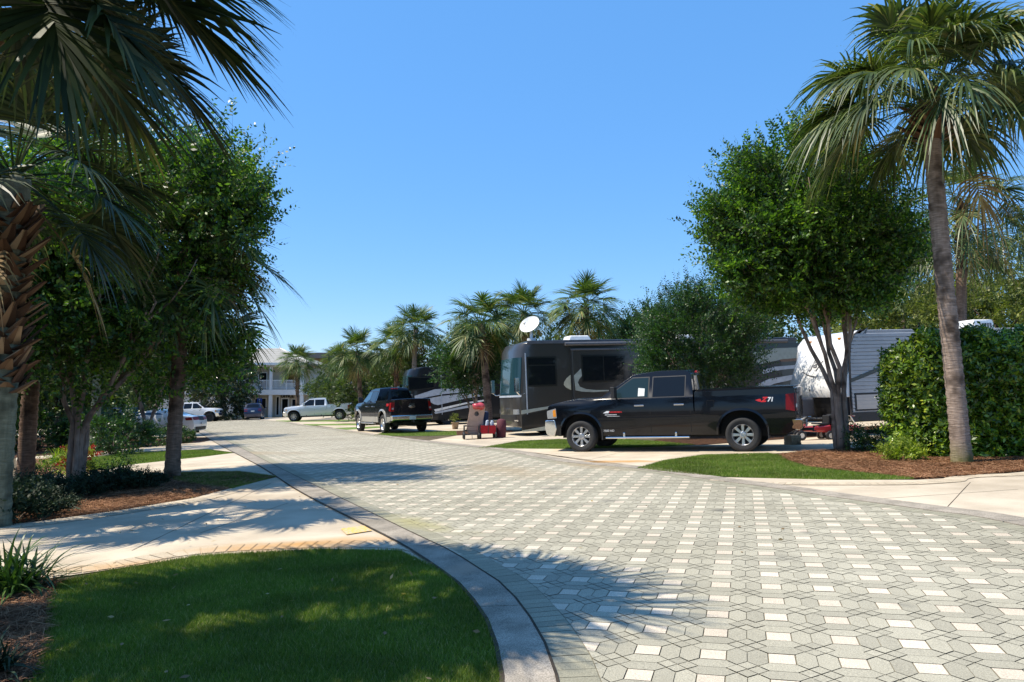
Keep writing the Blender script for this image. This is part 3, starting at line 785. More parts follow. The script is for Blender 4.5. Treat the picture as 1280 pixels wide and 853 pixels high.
def coach(label, x, y, heading, L, H, p):
    """motor coach; local +X forward from the front near-side corner at the origin; body runs to -L; near side is y=0.. width to the far side"""
    t = thing('motorhome', label, 'motorhome'); Wd = 2.5; sg = p.get('near', 1)
    # local y: near side at 0, far side at +Wd*sg
    def yy(a): return a * sg
    m1 = M[p['paint']]
    prof = [(-L, .30), (-L, H - .12), (-L + .12, H), (-.55, H), (-.22, H - .09), (-.08, H - .34), (-.02, 2.25), (.03, 1.75), (.06, 1.35), (.05, .60), (.0, .36), (-.35, .30)]
    prof2 = []
    for a, b in zip(prof, prof[1:] + prof[:1]): prof2.append(a)
    n = 12; bm = BM(); rings = []
    ts = [0, .02, .06, .13, .24, .5, .76, .87, .94, .98, 1]
    for tt in ts:
        e = abs(tt * 2 - 1); back = .42 * (1 - math.sqrt(max(0, 1 - max(0, (e - .45) / .55) ** 2.3)))
        rings.append([bm.verts.new((px - (back if px > -.6 else 0), yy(tt * Wd), pz)) for px, pz in prof2])
    for r0, r1 in zip(rings, rings[1:]):
        for k in range(len(prof2)): bm.faces.new((r0[k], r0[(k + 1) % len(prof2)], r1[(k + 1) % len(prof2)], r1[k]))
    bm.faces.new(rings[0]); bm.faces.new(rings[-1][::-1])
    # wheel cut-outs are dark recess panels on the side, bodies keep a lower skirt
    fin('body', bm, m1, t, 40, .03)
    # windscreen wraps the front
    def fp(tt, k0, zz):
        e = abs(tt * 2 - 1); back = .42 * (1 - math.sqrt(max(0, 1 - max(0, (e - .45) / .55) ** 2.3)))
        pts = [(-.22, H - .09), (-.08, H - .34), (-.02, 2.25), (.03, 1.75), (.06, 1.35), (.05, .60)]
        for a, b in zip(pts, pts[1:]):
            if b[1] <= zz <= a[1]:
                s = (zz - b[1]) / (a[1] - b[1]); return Vector((b[0] + (a[0] - b[0]) * s - back + k0, yy(tt * Wd), zz))
        return Vector((-.02 - back + k0, yy(tt * Wd), zz))
    def wrap(name, zs, t0, t1, mat, off=.012, parent=t, n=14):
        bm = BM(); G = [[bm.verts.new(fp(t0 + (t1 - t0) * k / n, off, z)) for k in range(n + 1)] for z in zs]
        B = [[bm.verts.new(fp(t0 + (t1 - t0) * k / n, -.02, z)) for k in range(n + 1)] for z in zs]
        for i in range(len(zs) - 1):
            for k in range(n): bm.faces.new((G[i][k], G[i][k + 1], G[i + 1][k + 1], G[i + 1][k])); bm.faces.new((B[i][k], B[i][k + 1], B[i + 1][k + 1], B[i + 1][k]))
            bm.faces.new((G[i][0], G[i + 1][0], B[i + 1][0], B[i][0])); bm.faces.new((G[i][n], G[i + 1][n], B[i + 1][n], B[i][n]))
        for i in (0, len(zs) - 1):
            for k in range(n): bm.faces.new((G[i][k], G[i][k + 1], B[i][k + 1], B[i][k]))
        return fin(name, bm, mat, parent, 40)
    wrap('windscreen', [1.50, 1.9, 2.3, 2.65, 2.85], .035, .965, M['glass_teal'])
    wrap('windscreen_frame', [1.42, 1.49], .02, .98, M[p.get('trim', 'chrome')], .02)
    wrap('front_panel', [.45, .60, .78], .10, .90, M['blackplastic'], .012)
    for a, b in ((.05, .15), (.85, .95)): wrap('headlight', [.80, .98], a, b, M['lamp_clear'], .02, n=4)
    for a, b in ((.07, .14), (.86, .93)): wrap('fog_lamp', [.50, .60], a, b, M['lamp_clear'], .02, n=3)
    def sd(name, poly, mat, off=.012, parent=t, th=.02):
        bm = BM(); A = [bm.verts.new((a, yy(-off), b)) for a, b in poly]; B = [bm.verts.new((a, yy(-off + th), b)) for a, b in poly]
        bm.faces.new(A); bm.faces.new(B[::-1])
        for i in range(len(poly)): bm.faces.new((A[i], A[(i + 1) % len(poly)], B[(i + 1) % len(poly)], B[i]))
        return fin(name, bm, mat, parent)
    def bow_strip(name, top, bot, mat, off):
        bm = BM(); n_ = len(top)
        A = [bm.verts.new((a, yy(-off), b)) for a, b in top]; B = [bm.verts.new((a, yy(-off), b)) for a, b in bot]
        A2 = [bm.verts.new((a, yy(-off + .01), b)) for a, b in top]; B2 = [bm.verts.new((a, yy(-off + .01), b)) for a, b in bot]
        for i in range(n_ - 1):
            bm.faces.new((A[i], A[i + 1], B[i + 1], B[i])); bm.faces.new((A[i], A[i + 1], A2[i + 1], A2[i])); bm.faces.new((B[i], B[i + 1], B2[i + 1], B2[i]))
        return fin(name, bm, mat, t)
    p['deco'](t, sd, bow_strip, H, L)
    # drip rail and awning
    bm = BM(); tube(bm, [(-1.9, yy(-.07), H - .16), (-L + .5, yy(-.07), H - .16)], .07, 10); fin('awning_roll', bm, M[p.get('awning', 'blackplastic')], t, 40)
    for wx in p.get('wheels', (-2.1, -8.6)):
        bm = BM(); o = []
        for k in range(13):
            a = PI * k / 12; o.append((wx + .62 * math.cos(a), .30 + .72 * math.sin(a)))
        sd('wheel_well', o, M['under'], .004, th=.012)
        w = wheel(t, wx, yy(.16), .49, .28, .58, 8, 'alloy', -sg); w2 = wheel(t, wx, yy(Wd - .16), .49, .28, .58, 8, 'alloy', sg)
    bm = BM(); bx(bm, -L + .3, -.8, yy(.4) if sg > 0 else yy(Wd - .4), yy(Wd - .4) if sg > 0 else yy(.4), .18, .34); fin('chassis', bm, M['under'], t)
    slope_basis(t, x, y, heading)
    return t
# ================================================================== THE PLACE
# ------------------------------------------------------------------ ground materials
def ground_mat(name, c1, c2, scale, rough=.9, bs=.4, bd=.01, stains=(), speck=0.0, spots=None):
    m, nt, b = new_mat(name)
    c = ramp(nt, noise(nt, scale, 6), [(.35, c1), (.65, c2)])
    c = mixc(nt, 1.0, c, ramp(nt, noise(nt, .35, 3), [(.3, (.88, .87, .86)), (.7, (1.08, 1.08, 1.08))]), 'MULTIPLY')
    if speck:
        c = mixc(nt, 1.0, c, ramp(nt, noise(nt, 120, 2), [(.4, (1 - speck,) * 3), (.6, (1 + speck,) * 3)]), 'MULTIPLY')
    geo = nt.nodes.new('ShaderNodeNewGeometry')
    for (x, y), (rx, ry, ang), col, k in stains:
        mp = nt.nodes.new('ShaderNodeMapping'); mp.vector_type = 'TEXTURE'
        mp.inputs['Location'].default_value = (x, y, 0); mp.inputs['Rotation'].default_value = (0, 0, ang); mp.inputs['Scale'].default_value = (rx, ry, 50)
        nt.links.new(geo.outputs['Position'], mp.inputs[0])
        ln = nt.nodes.new('ShaderNodeVectorMath'); ln.operation = 'LENGTH'; nt.links.new(mp.outputs[0], ln.inputs[0])
        f = math_n(nt, 'SUBTRACT', 1.0, math_n(nt, 'ADD', ln.outputs['Value'], math_n(nt, 'SUBTRACT', math_n(nt, 'MULTIPLY', noise(nt, 1.6, 5), 1.4), .7)), True)
        c = mixc(nt, math_n(nt, 'MULTIPLY', f, k * 2.0, True), c, col)
    nt.links.new(c, b.inputs['Base Color']); b.inputs['Roughness'].default_value = rough
    b.inputs['Specular IOR Level'].default_value = .25
    bump(nt, b, noise(nt, scale * 12, 4), bs, bd)
    return m
ORA = (.48, .27, .10)
sA = P(380, 682); sB = P(200, 706)
stA = [(sA, (1.3, .38, .12), ORA, .5), (sB, (1.3, .30, .2), ORA, .35), (P(770, 578), (1.1, .35, -.3), ORA, .7), (P(330, 612), (1.5, .7, .3), (.55, .43, .30), .4)]
M['concrete'] = ground_mat('driveway_concrete', (.44, .37, .275), (.56, .48, .365), 1.4, .85, .25, .004, stA, .06)
M['gutter'] = ground_mat('gutter_concrete', (.22, .195, .155), (.36, .315, .255), 3.5, .9, .35, .004, [(P(590, 712), (.5, .2, 1), (.35, .27, .2), .5)], .30)
M['mulch'] = ground_mat('mulch_soil', (.06, .03, .016), (.15, .07, .035), 9, .95, 1, .05)
M['soil'] = ground_mat('sandy_soil', (.07, .055, .035), (.16, .13, .08), 4, .95, .8, .03)
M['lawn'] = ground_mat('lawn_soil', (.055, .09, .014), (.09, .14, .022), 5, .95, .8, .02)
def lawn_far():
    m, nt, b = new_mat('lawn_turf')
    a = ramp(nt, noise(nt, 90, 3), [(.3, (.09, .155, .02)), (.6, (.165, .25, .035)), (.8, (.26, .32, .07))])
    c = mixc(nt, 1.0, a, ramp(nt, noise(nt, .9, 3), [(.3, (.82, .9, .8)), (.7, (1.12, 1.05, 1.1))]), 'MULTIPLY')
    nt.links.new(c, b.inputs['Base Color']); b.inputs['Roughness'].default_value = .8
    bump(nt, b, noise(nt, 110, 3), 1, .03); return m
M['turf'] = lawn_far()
def paver(name, c, amp=.12, tint=None, stains=()):
    m, nt, b = new_mat(name)
    r = ramp(nt, island(nt), [(0, tuple(x * (1 - amp) for x in c)), (1, tuple(min(1, x * (1 + amp)) for x in c))])
    r = mixc(nt, 1.0, r, ramp(nt, noise(nt, 140, 3), [(.35, (.74, .74, .74)), (.65, (1.24, 1.24, 1.23))]), 'MULTIPLY')
    r = mixc(nt, 1.0, r, ramp(nt, noise(nt, .55, 5), [(.3, (.84, .83, .80)), (.7, (1.10, 1.10, 1.10))]), 'MULTIPLY')
    geo = nt.nodes.new('ShaderNodeNewGeometry')
    for (x, y), (rx, ry, ang), col, k in stains:
        mp = nt.nodes.new('ShaderNodeMapping'); mp.vector_type = 'TEXTURE'
        mp.inputs['Location'].default_value = (x, y, 0); mp.inputs['Rotation'].default_value = (0, 0, ang); mp.inputs['Scale'].default_value = (rx, ry, 50)
        nt.links.new(geo.outputs['Position'], mp.inputs[0])
        ln = nt.nodes.new('ShaderNodeVectorMath'); ln.operation = 'LENGTH'; nt.links.new(mp.outputs[0], ln.inputs[0])
        f = math_n(nt, 'SUBTRACT', 1.0, math_n(nt, 'ADD', ln.outputs['Value'], math_n(nt, 'SUBTRACT', math_n(nt, 'MULTIPLY', noise(nt, 2.2, 5), 1.4), .7)), True)
        r = mixc(nt, math_n(nt, 'MULTIPLY', f, k * 2.0, True), r, col)
    nt.links.new(r, b.inputs['Base Color']); b.inputs['Roughness'].default_value = .85
    b.inputs['Specular IOR Level'].default_value = .3
    bump(nt, b, noise(nt, 160, 3), .35, .003); return m
TAN = (.34, .27, .17)
stR = [(P(300, 567), (3.2, .8, 2.6), TAN, .5), (P(640, 590), (2.5, .8, 2.0), TAN, .35), (P(520, 655), (1.1, .3, 2.2), (.33, .30, .15), .5), (P(740, 583), (1.6, .5, 2.0), TAN, .5)] + [(P(u, v), (r, r * .7, u), (.12, .115, .10), k) for u, v, r, k in ((900, 640, .16, .35), (1010, 668, .12, .3), (760, 628, .2, .3), (860, 742, .09, .3), (1130, 760, .10, .25), (690, 612, .3, .25), (560, 600, .4, .2), (980, 700, .3, .15))]
M['grey_paver'] = paver('grey_paver', (.362, .338, .262), .12, None, stR)
M['white_paver'] = paver('cream_paver', (.58, .50, .395), .10, None, stR)
M['soldier'] = paver('border_paver', (.30, .283, .21), .11, None, stR)
M['cream_brick'] = paver('cream_brick', (.50, .42, .31), .11, None, stA)
M['joint'] = ground_mat('joint_sand', (.17, .16, .125), (.25, .235, .185), 8, .95, .6, .01, [(P(700, 800), (3, 3, 0), (.20, .17, .10), .4)])

M['gap_dark'] = ground_mat('dark_joint', (.035, .028, .02), (.08, .06, .04), 9)
# ------------------------------------------------------------------ the ground, one sheet to the horizon
xs = [-900, -400, -200, -120, -75, -50, -30, -20, -12, -6, 0, 6, 12, 20, 30, 45, 70, 120, 300, 900]
ys = [-300, -60, -20, 0, 10, 20, 40, 80, 160, 400, 1200]
V = [(x, y, gz(x)) for y in ys for x in xs]; nx = len(xs)
F = [(j * nx + i, j * nx + i + 1, (j + 1) * nx + i + 1, (j + 1) * nx + i) for j in range(len(ys) - 1) for i in range(nx - 1)]
tag(nidx('ground', V, F, M['soil']), kind='structure')

# ------------------------------------------------------------------ road of pavers
far_dir = np.array([-.415, .91]); far_dir /= np.linalg.norm(far_dir)
# left edge of the road (inner edge of the gutter band) from near to far
Lin = [(.20, .4), (.24, 2.2), P(696, 853), P(682, 811), P(661, 774), P(630, 736), P(595, 712), P(560, 690), P(520, 671), P(419, 621), P(345, 584), (-10.4, 28.4)]
Lout = [(-.12, .4), (-.07, 2.2), P(628, 853), P(617, 802), P(607, 776), P(583, 743), P(560, 722), P(502, 683), P(441, 651), P(371, 614), P(323, 583), (-10.95, 28.4)]
for k in range(1, 8):
    Lin.append((-10.4 - 4.0 * k, 28.4 + 8.6 * k)); Lout.append((-10.95 - 4.0 * k, 28.4 + 8.6 * k))
Rin = [(5.2, .4), (5.0, 4.5), P(1260, 656), P(1160, 640), P(1060, 626), P(960, 611), P(880, 600), P(793, 587), P(699, 578), P(620, 563), (-2.9, 25.6), (-5.2, 30.6), (-10.4, 42.9), (-14.3, 51.5), (-21.0, 67.5), (-32.0, 88.5)]
Lin_s, Lout_s, Rin_s = smooth_path(Lin), smooth_path(Lout), smooth_path(Rin)
road_poly = np.vstack([Lin_s, [(-38.4, 90.0)], Rin_s[::-1]])
tag(poly_sheet('road', [tuple(p) for p in road_poly], .010, M['joint']), kind='structure')
# parking court in front of the office
tag(poly_sheet('parking_court', [(-38.4, 88.4), (-32, 88.6), (-21.0, 67.5), (-14, 70), (-12, 90), (-70, 90), (-70, 72), (-31.5, 72.5)], .006, M['concrete']), kind='structure')
# pattern: cream squares, hexagons round them, four small rhombs in each corner
o0 = np.array([1.18021515, 6.83937261]); e1 = np.array([.32942, -.10402]); e2 = np.array([.10932, .35801])
shapes = {'w': [[(-.2, -.2), (.2, -.2), (.2, .2), (-.2, .2)]],
          'g': [[(.2, -.2), (.35, -.35), (.5, -.2), (.5, .2), (.35, .35), (.2, .2)], [(.5, -.2), (.65, -.35), (.8, -.2), (.8, .2), (.65, .35), (.5, .2)],
                [(-.2, .2), (.2, .2), (.35, .35), (.2, .5), (-.2, .5), (-.35, .35)], [(-.2, .5), (.2, .5), (.35, .65), (.2, .8), (-.2, .8), (-.35, .65)],
                [(.35, .35), (.5, .2), (.65, .35), (.5, .5)], [(.65, .35), (.8, .5), (.65, .65), (.5, .5)],
                [(.5, .5), (.65, .65), (.5, .8), (.35, .65)], [(.2, .5), (.35, .35), (.5, .5), (.35, .65)]]}
BL = .215          # width of the soldier course along each edge
left_b = offset_path(Lin_s, -BL); right_b = offset_path(Rin_s, BL)
inner = np.vstack([left_b, right_b[::-1]])
def border_clip(poly, path, side):
    """clip a convex paver by the nearest stretch of the border"""
    c = poly.mean(0); i = int(np.argmin(((path - c) ** 2).sum(1))); i = max(1, min(len(path) - 2, i))
    p = path[i]; t = path[i + 1] - path[i - 1]; t = t / np.linalg.norm(t); n = np.array([-t[1], t[0]]) * side
    dd = (poly - p) @ n
    if np.linalg.norm(c - p) > .45: return poly if dd.mean() < 0 else None
    if (dd <= 0).all(): return poly
    if (dd >= 0).all(): return None
    out = []
    for k in range(len(poly)):
        a, b = poly[k], poly[(k + 1) % len(poly)]; da, db = dd[k], dd[(k + 1) % len(poly)]
        if da <= 0: out.append(a)
        if (da < 0) != (db < 0): out.append(a + (b - a) * da / (da - db))
    return np.array(out) if len(out) > 2 else None
J = np.linalg.inv(np.c_[e1, e2])
corn = (inner - o0) @ J.T; imin, jmin = np.floor(corn.min(0)).astype(int) - 1; imax, jmax = np.ceil(corn.max(0)).astype(int) + 1
cells = np.array([(i, j) for i in range(imin, imax) for j in range(jmin, jmax)]); cen = o0 + cells @ np.c_[e1, e2].T
near_b = lambda c, path: np.sqrt(((path[::3][None] - c[:, None]) ** 2).sum(2).min(1))
ok = in_poly(cen, inner)
cand = np.ones(len(cells), bool)
lo, hi = inner.min(0) - 1, inner.max(0) + 1
cand &= (cen > lo).all(1) & (cen < hi).all(1)
cells, cen, ok = cells[cand], cen[cand], ok[cand]
dmin = np.concatenate([np.minimum(near_b(c, left_b), near_b(c, right_b)) for c in np.array_split(cen, 60)])
use = ok | (dmin < .6); cells, cen, ok, dmin = cells[use], cen[use], ok[use], dmin[use]
rg = np.random.RandomState(5); PV = {'w': [], 'g': []}
for c, inside, dm in zip(cen, ok, dmin):
    for kind, lst in shapes.items():
        for sh in lst:
            s = np.array(sh); m_ = s.mean(0); ins = .0048 / .36
            s = m_ + (s - m_) * (1 - ins / max(.08, np.abs(s - m_).max()))
            w = c + s @ np.c_[e1, e2].T
            if dm < 1.2:
                w = border_clip(w, left_b, 1)
                if w is None: continue
                w = border_clip(w, right_b, -1)
                if w is None: continue
            z = .016 + rg.uniform(-.0012, .0012)
            PV[kind].append([(x, y, SL * x + z) for x, y in w])
def ngons(name, polys, mat):
    vs, fs = [], []
    for p in polys:
        k = len(vs); a = np.array(p); n = np.cross(a[1] - a[0], a[2] - a[1])[2]
        vs += p; fs.append(list(range(k, k + len(p))) if n > 0 else list(range(k, k + len(p)))[::-1])
    me = bpy.data.meshes.new(name); me.from_pydata(vs, [], fs); me.update(); return link(name, me, mat)
tag(ngons('grey_pavers', PV['g'], M['grey_paver']), kind='structure')
tag(ngons('cream_pavers', PV['w'], M['white_paver']), kind='structure')
tag(bricks('border_pavers', Lin_s, -.004, -BL + .004, .105, .017, M['soldier']), kind='structure')
tag(bricks('border_pavers', Rin_s, .004, BL - .004, .105, .017, M['soldier']), kind='structure')
# concrete gutter bands: slabs with joints
def band(name, a, b, z, mat, joint=2.4, thick=.10):
    da = np.r_[0, np.cumsum(np.linalg.norm(np.diff(a, axis=0), axis=1))]
    bb = np.c_[np.interp(np.linspace(0, 1, len(a)), np.linspace(0, 1, len(b)), b[:, 0]), np.interp(np.linspace(0, 1, len(a)), np.linspace(0, 1, len(b)), b[:, 1])]
    # closest match of the far edge to the near edge
    bb = np.array([b[int(np.argmin(((b - p) ** 2).sum(1)))] for p in a])
    vs, fs = [], []; s = 0
    while s < da[-1] - .2:
        e = min(s + joint - .012, da[-1]); ks = np.linspace(s, e, 14); base = len(vs)
        for t in ks:
            for arr in (a, bb):
                x, y = np.interp(t, da, arr[:, 0]), np.interp(t, da, arr[:, 1])
                vs += [(x, y, SL * x + z), (x, y, SL * x + z - thick)]
        for k in range(13):
            p = base + 4 * k; q = p + 4
            fs += [(p, p + 2, q + 2, q), (p, q, q + 1, p + 1), (p + 2, p + 3, q + 3, q + 2)]
        fs += [(base, base + 1, base + 3, base + 2), (base + 52, base + 54, base + 55, base + 53)]
        s += joint
    me = bpy.data.meshes.new(name); me.from_pydata(vs, [], fs); bm = BM(); bm.from_mesh(me)
    bmesh.ops.recalc_face_normals(bm, faces=bm.faces); bm.to_mesh(me); bm.free()
    return tag(link(name, me, mat), kind='structure')
band('gutter', Lin_s + 0, Lout_s, .024, M['gutter'])
tag(bricks('expansion_joint', Lin_s, -.009, .007, .5, .0262, M['gap_dark'], 0), kind='structure'); tag(bricks('expansion_joint', Lout_s, -.012, .014, .5, .0262, M['gap_dark'], 0), kind='structure')
Rg_in = offset_path(Rin_s, -.008); Rg_out = offset_path(Rin_s, -.34)
band('gutter', Rg_in, Rg_out, .024, M['gutter'])

# ------------------------------------------------------------------ driveways, lawns and beds
def sheet(name, pts, dz, mat, kind='structure'): return tag(poly_sheet(name, pts, dz, M[mat]), kind=kind)
def edge_pts(path, a, b):   # stretch of a path between the places nearest to two points
    i = int(np.argmin(((path - np.array(a)) ** 2).sum(1))); j = int(np.argmin(((path - np.array(b)) ** 2).sum(1)))
    s = path[i:j + 1] if i < j else path[j:i + 1][::-1]
    return [tuple(p) for p in s[::3]] + [tuple(s[-1])]
# left side
dA = edge_pts(Lout_s, P(560, 722), P(345, 597))
sheet('driveway', dA + pix((343, 598), (290, 611), (240, 624), (150, 639), (40, 654), (-140, 668), (-260, 740), (-20, 736), (60, 725), (150, 712), (250, 697), (400, 688), (500, 690)), .012, 'concrete')
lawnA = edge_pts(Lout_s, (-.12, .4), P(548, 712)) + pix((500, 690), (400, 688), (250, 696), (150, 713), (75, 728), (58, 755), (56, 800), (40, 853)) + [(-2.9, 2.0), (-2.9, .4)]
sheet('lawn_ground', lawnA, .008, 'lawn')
sheet('planting_bed', pix((75, 728), (58, 755), (56, 800), (40, 853)) + [(-2.9, 2.0), (-9, 2.0)] + pix((-260, 740), (-20, 736)), .006, 'mulch')
bed2 = pix((343, 598), (290, 611), (240, 624), (150, 639), (40, 654), (-140, 668), (-180, 600), (0, 608), (150, 600), (222, 592), (300, 591))
sheet('planting_bed', bed2, .005, 'mulch')
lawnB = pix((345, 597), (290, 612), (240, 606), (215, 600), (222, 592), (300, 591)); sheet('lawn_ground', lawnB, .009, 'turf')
sheet('driveway', edge_pts(Lout_s, P(345, 597), P(292, 567)) + pix((291, 567), (260, 571), (160, 582), (110, 592), (-60, 598), (-60, 612), (0, 609), (150, 600), (222, 591), (300, 590), (343, 596)), .012, 'concrete')
lawnC = pix((291, 567), (260, 563), (207, 565), (160, 567), (112, 573), (108, 586), (125, 588), (160, 582), (260, 571)); sheet('lawn_ground', lawnC, .009, 'turf')
sheet('planting_bed', pix((112, 573), (108, 586), (125, 590), (60, 597), (20, 590), (30, 575)), .007, 'mulch')
sheet('driveway', edge_pts(Lout_s, P(292, 567), P(258, 551)) + pix((255, 553), (205, 557), (160, 562), (20, 573), (20, 580), (112, 572), (207, 564), (260, 562), (291, 566)), .012, 'concrete')
bedC = pix((262, 551), (255, 553), (205, 557), (160, 562), (20, 573), (-100, 570), (20, 545), (150, 546), (220, 547), (262, 546)); sheet('planting_bed', bedC, .006, 'mulch')
sheet('driveway', edge_pts(Lout_s, P(258, 549), (-20, 49.5)) + [(-26, 47)] + pix((150, 545), (220, 547), (262, 547)), .011, 'concrete')
sheet('driveway', edge_pts(Lout_s, (-20, 49.5), (-36, 84)) + [(-60, 72), (-60, 45), (-26, 46)], .011, 'concrete')
# right side
sheet('driveway', edge_pts(Rg_out, P(1280, 655), P(960, 607)) + pix((880, 597), (960, 599), (1050, 601), (1145, 601), (1200, 598), (1290, 590)) + [(14, 10.4), (14, 5.5), (5.6, 5.0)], .012, 'concrete')
lawnR = pix((796, 587), (830, 577), (880, 570), (960, 568), (975, 570), (985, 577), (1010, 585), (1050, 590), (1100, 595), (1145, 600), (1100, 601), (1050, 601), (960, 599), (880, 596), (830, 591)); sheet('lawn_ground', lawnR, .014, 'turf')
bedR = pix((975, 570), (985, 577), (1010, 585), (1050, 590), (1100, 595), (1145, 600), (1200, 597), (1290, 589)) + [(15, 10.6), (15, 16.0)] + pix((1100, 560), (1000, 566)); sheet('planting_bed', bedR, .013, 'mulch')
sheet('driveway', edge_pts(Rg_out, P(798, 587), P(604, 562)) + pix((600, 561), (700, 562), (800, 560), (880, 557)) + [(10, 21.9), (20, 25.5), (20, 19), (15, 16)] + pix((1100, 560), (1000, 566), (960, 568), (880, 570), (830, 577), (796, 587)), .012, 'concrete')
lawnR2 = pix((598, 561), (650, 552), (700, 550), (780, 550), (815, 552), (870, 557), (800, 560), (700, 562)); sheet('lawn_ground', lawnR2, .014, 'turf')
sheet('planting_bed', pix((815, 552), (870, 557)) + [(10, 21.9), (20, 25.5), (20, 28), (9, 25)] + pix((830, 547)), .013, 'mulch')
sheet('driveway', edge_pts(Rg_out, P(598, 560), (-3.0, 26.4)) + pix((571, 545), (640, 541)) + [(2, 33), (14, 36), (20, 34), (20, 28), (9, 25)] + pix((830, 547), (780, 549.5), (700, 549.5), (650, 551.5)), .012, 'concrete')
lawnR3 = pix((466, 545.3), (478, 541.5), (570, 539.5), (571, 544.5), (530, 545.5)); sheet('lawn_ground', lawnR3, .014, 'turf')
sheet('planting_bed', pix((571, 539.5), (571, 544.5), (640, 541), (640, 538)), .013, 'mulch')
sheet('driveway', edge_pts(Rg_out, P(466, 545), (-9.2, 41.5)) + pix((425, 538), (500, 534)) + [(-2, 50), (14, 55), (14, 40)] + pix((640, 538), (571, 539), (478, 541)), .0115, 'concrete')
sheet('lawn_ground', pix((404, 538.5), (412, 535.6), (470, 533.5), (500, 534), (430, 538)), .014, 'turf')
sheet('driveway', [(-9.6, 42.3), (-13.5, 51.5), (-6, 54), (0, 50), (-5, 44)], .0105, 'concrete')
sheet('lawn_ground', pix((371, 532.6), (380, 530.6), (449, 530), (449, 532)), .014, 'turf')
sheet('lawn_ground', pix((341, 527.8), (345, 526), (450, 525.2), (450, 527.2)), .014, 'turf')
sheet('driveway', [(-14, 52), (-21, 67), (-15, 70), (-6, 56)], .0100, 'concrete')
# brick strips beside driveways
stripR = smooth_path(pix((884, 602), (960, 607), (1050, 608), (1140, 607.5), (1200, 604), (1290, 596)) + [(14, 9.8)])
tag(bricks('brick_edging', stripR, .0, .30, .105, .020, M['cream_brick']), kind='structure')
stripA = smooth_path(pix((535, 702), (500, 688), (400, 686), (250, 694), (150, 711), (60, 723), (-20, 734)))
tag(bricks('brick_edging', stripA, .02, -.34, .115, .018, M['cream_brick'], .01), kind='structure')
tag(bricks('brick_edging', smooth_path(pix((343, 600), (290, 613), (240, 626), (150, 641), (40, 656), (-100, 668))), .0, .30, .115, .018, M['cream_brick'], .01), kind='structure')
ym = new_mat('yellow_paint'); ym[1].links.new(ramp(ym[1], noise(ym[1], 30, 5), [(.44, (.50, .42, .30)), (.56, (.74, .44, .05))]), ym[2].inputs['Base Color']); ym[2].inputs['Roughness'].default_value = .7
tag(poly_sheet('paint_marking', pix((426, 663.5), (455, 659.5), (465, 666), (433, 671)), .0225, ym[0]), kind='structure')

def joint(name, pts): return tag(bricks(name, smooth_path(pts, .4), -.005, .005, .4, .0135, M['gap_dark'], 0), kind='structure')
joint('expansion_joint', pix((1100, 625), (1290, 612))); joint('expansion_joint', pix((1180, 640), (1215, 602))); joint('expansion_joint', pix((250, 668), (372, 626))); joint('expansion_joint', pix((165, 690), (345, 602))); joint('expansion_joint', pix((735, 576), (800, 562), (860, 558.5))); joint('expansion_joint', pix((200, 583), (318, 580)))
# grass blades and pine straw
def stuff(name, Q, mat, label, cat): return tag(nm(name, Q, M[mat]), label, cat, None, 'stuff')
pA = scatter(lawnA, 17000, 1); dA_ = np.linalg.norm(pA, axis=1); pA = pA[(pA[:, 1] > 2.6)]
stuff('grass', blades(pA, .034, .0046, 1, 1.1, .006), 'grass', 'mown green grass of the near lawn in tree shade', 'grass')
pR = np.vstack([scatter(lawnR, 7000, 2), scatter(lawnR2, 2500, 3), scatter(lawnB, 5000, 4), scatter(lawnC, 2500, 5), scatter(lawnR3, 900, 6)])
stuff('grass', blades(pR, .038, .007, 2, 1.1, .012), 'grass', 'short sunlit grass of the lawn wedges between the driveways', 'grass')
nA = scatter(pix((75, 728), (58, 755), (56, 800), (40, 853)) + [(-2.9, 2.0), (-5.5, 2.0)] + pix((-100, 740), (-20, 736)), 5000, 7)
nB = scatter(bed2, 1300, 8); nR = scatter(bedR, 2300, 9); nR = nR[nR[:, 0] < 11]
stuff('pine_straw', np.vstack([needles(nA, .16, .0035, 1, .008, .05), needles(nB, .17, .005, 2), needles(nR, .17, .0055, 3, .014, .035), needles(scatter(pix((112, 573), (108, 586), (125, 590), (60, 597), (20, 590), (30, 575)), 800, 3), .2, .006, 5)]), 'needle', 'reddish brown pine straw spread over the planting beds', 'mulch')
# ------------------------------------------------------------------ trees, right side
palm('tall cabbage palm leaning left in front of the clipped hedge, curved grey ringed trunk', (7.8, 13.15, gz(7.8)), (7.58, 13.3, 6.65), (.158, .138), 54, 11, 1.3, 1.15, 46, .75, w=.052,
     boot=(5.75, 6.3, 60), dead=1, elev=(82, 2), bend=.35, bootsize=.36, outw=(1.0, 2.2))
r1 = [o for o in C.objects if o.get('label', '').startswith('tall cabbage palm leaning')][0]
q, p, sd, L = sprays((-.65, -.2, 7.15), (.45, .4, .45), 170, 16, .7, .05, 5, up=.2, clump=7); nm('flower_stalks', q, M['lime'], r1)
palm('cabbage palm behind the travel trailer roof, right of the tall leaning palm', (15.0, 25.2, gz(15)), (15.3, 25.2, 7.7), (.17, .16), 44, 12, 1.5, 1.25, 38, .5,
     boot=(5.6, 7.3, 50), dead=3, elev=(75, -35), bark_m='palm_bark_brown', bootsize=.3)
crape_tree('large crape myrtle with smooth multiple trunks beside the white trailer nose', (7.36, 16.9, gz(7.36)), (-.42, .1, 4.7), (2.0, 2.0, 2.05), 10500, 14, .12, 21, fb=.72,
           stem=(6, 1.25, .068), trunk_r=.15, lean=(-.05, 0), spread=.36)
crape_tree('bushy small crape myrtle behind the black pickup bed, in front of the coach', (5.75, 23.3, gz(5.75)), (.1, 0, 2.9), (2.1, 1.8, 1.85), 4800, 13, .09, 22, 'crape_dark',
           stem=(5, .7, .05), trunk_r=.10)
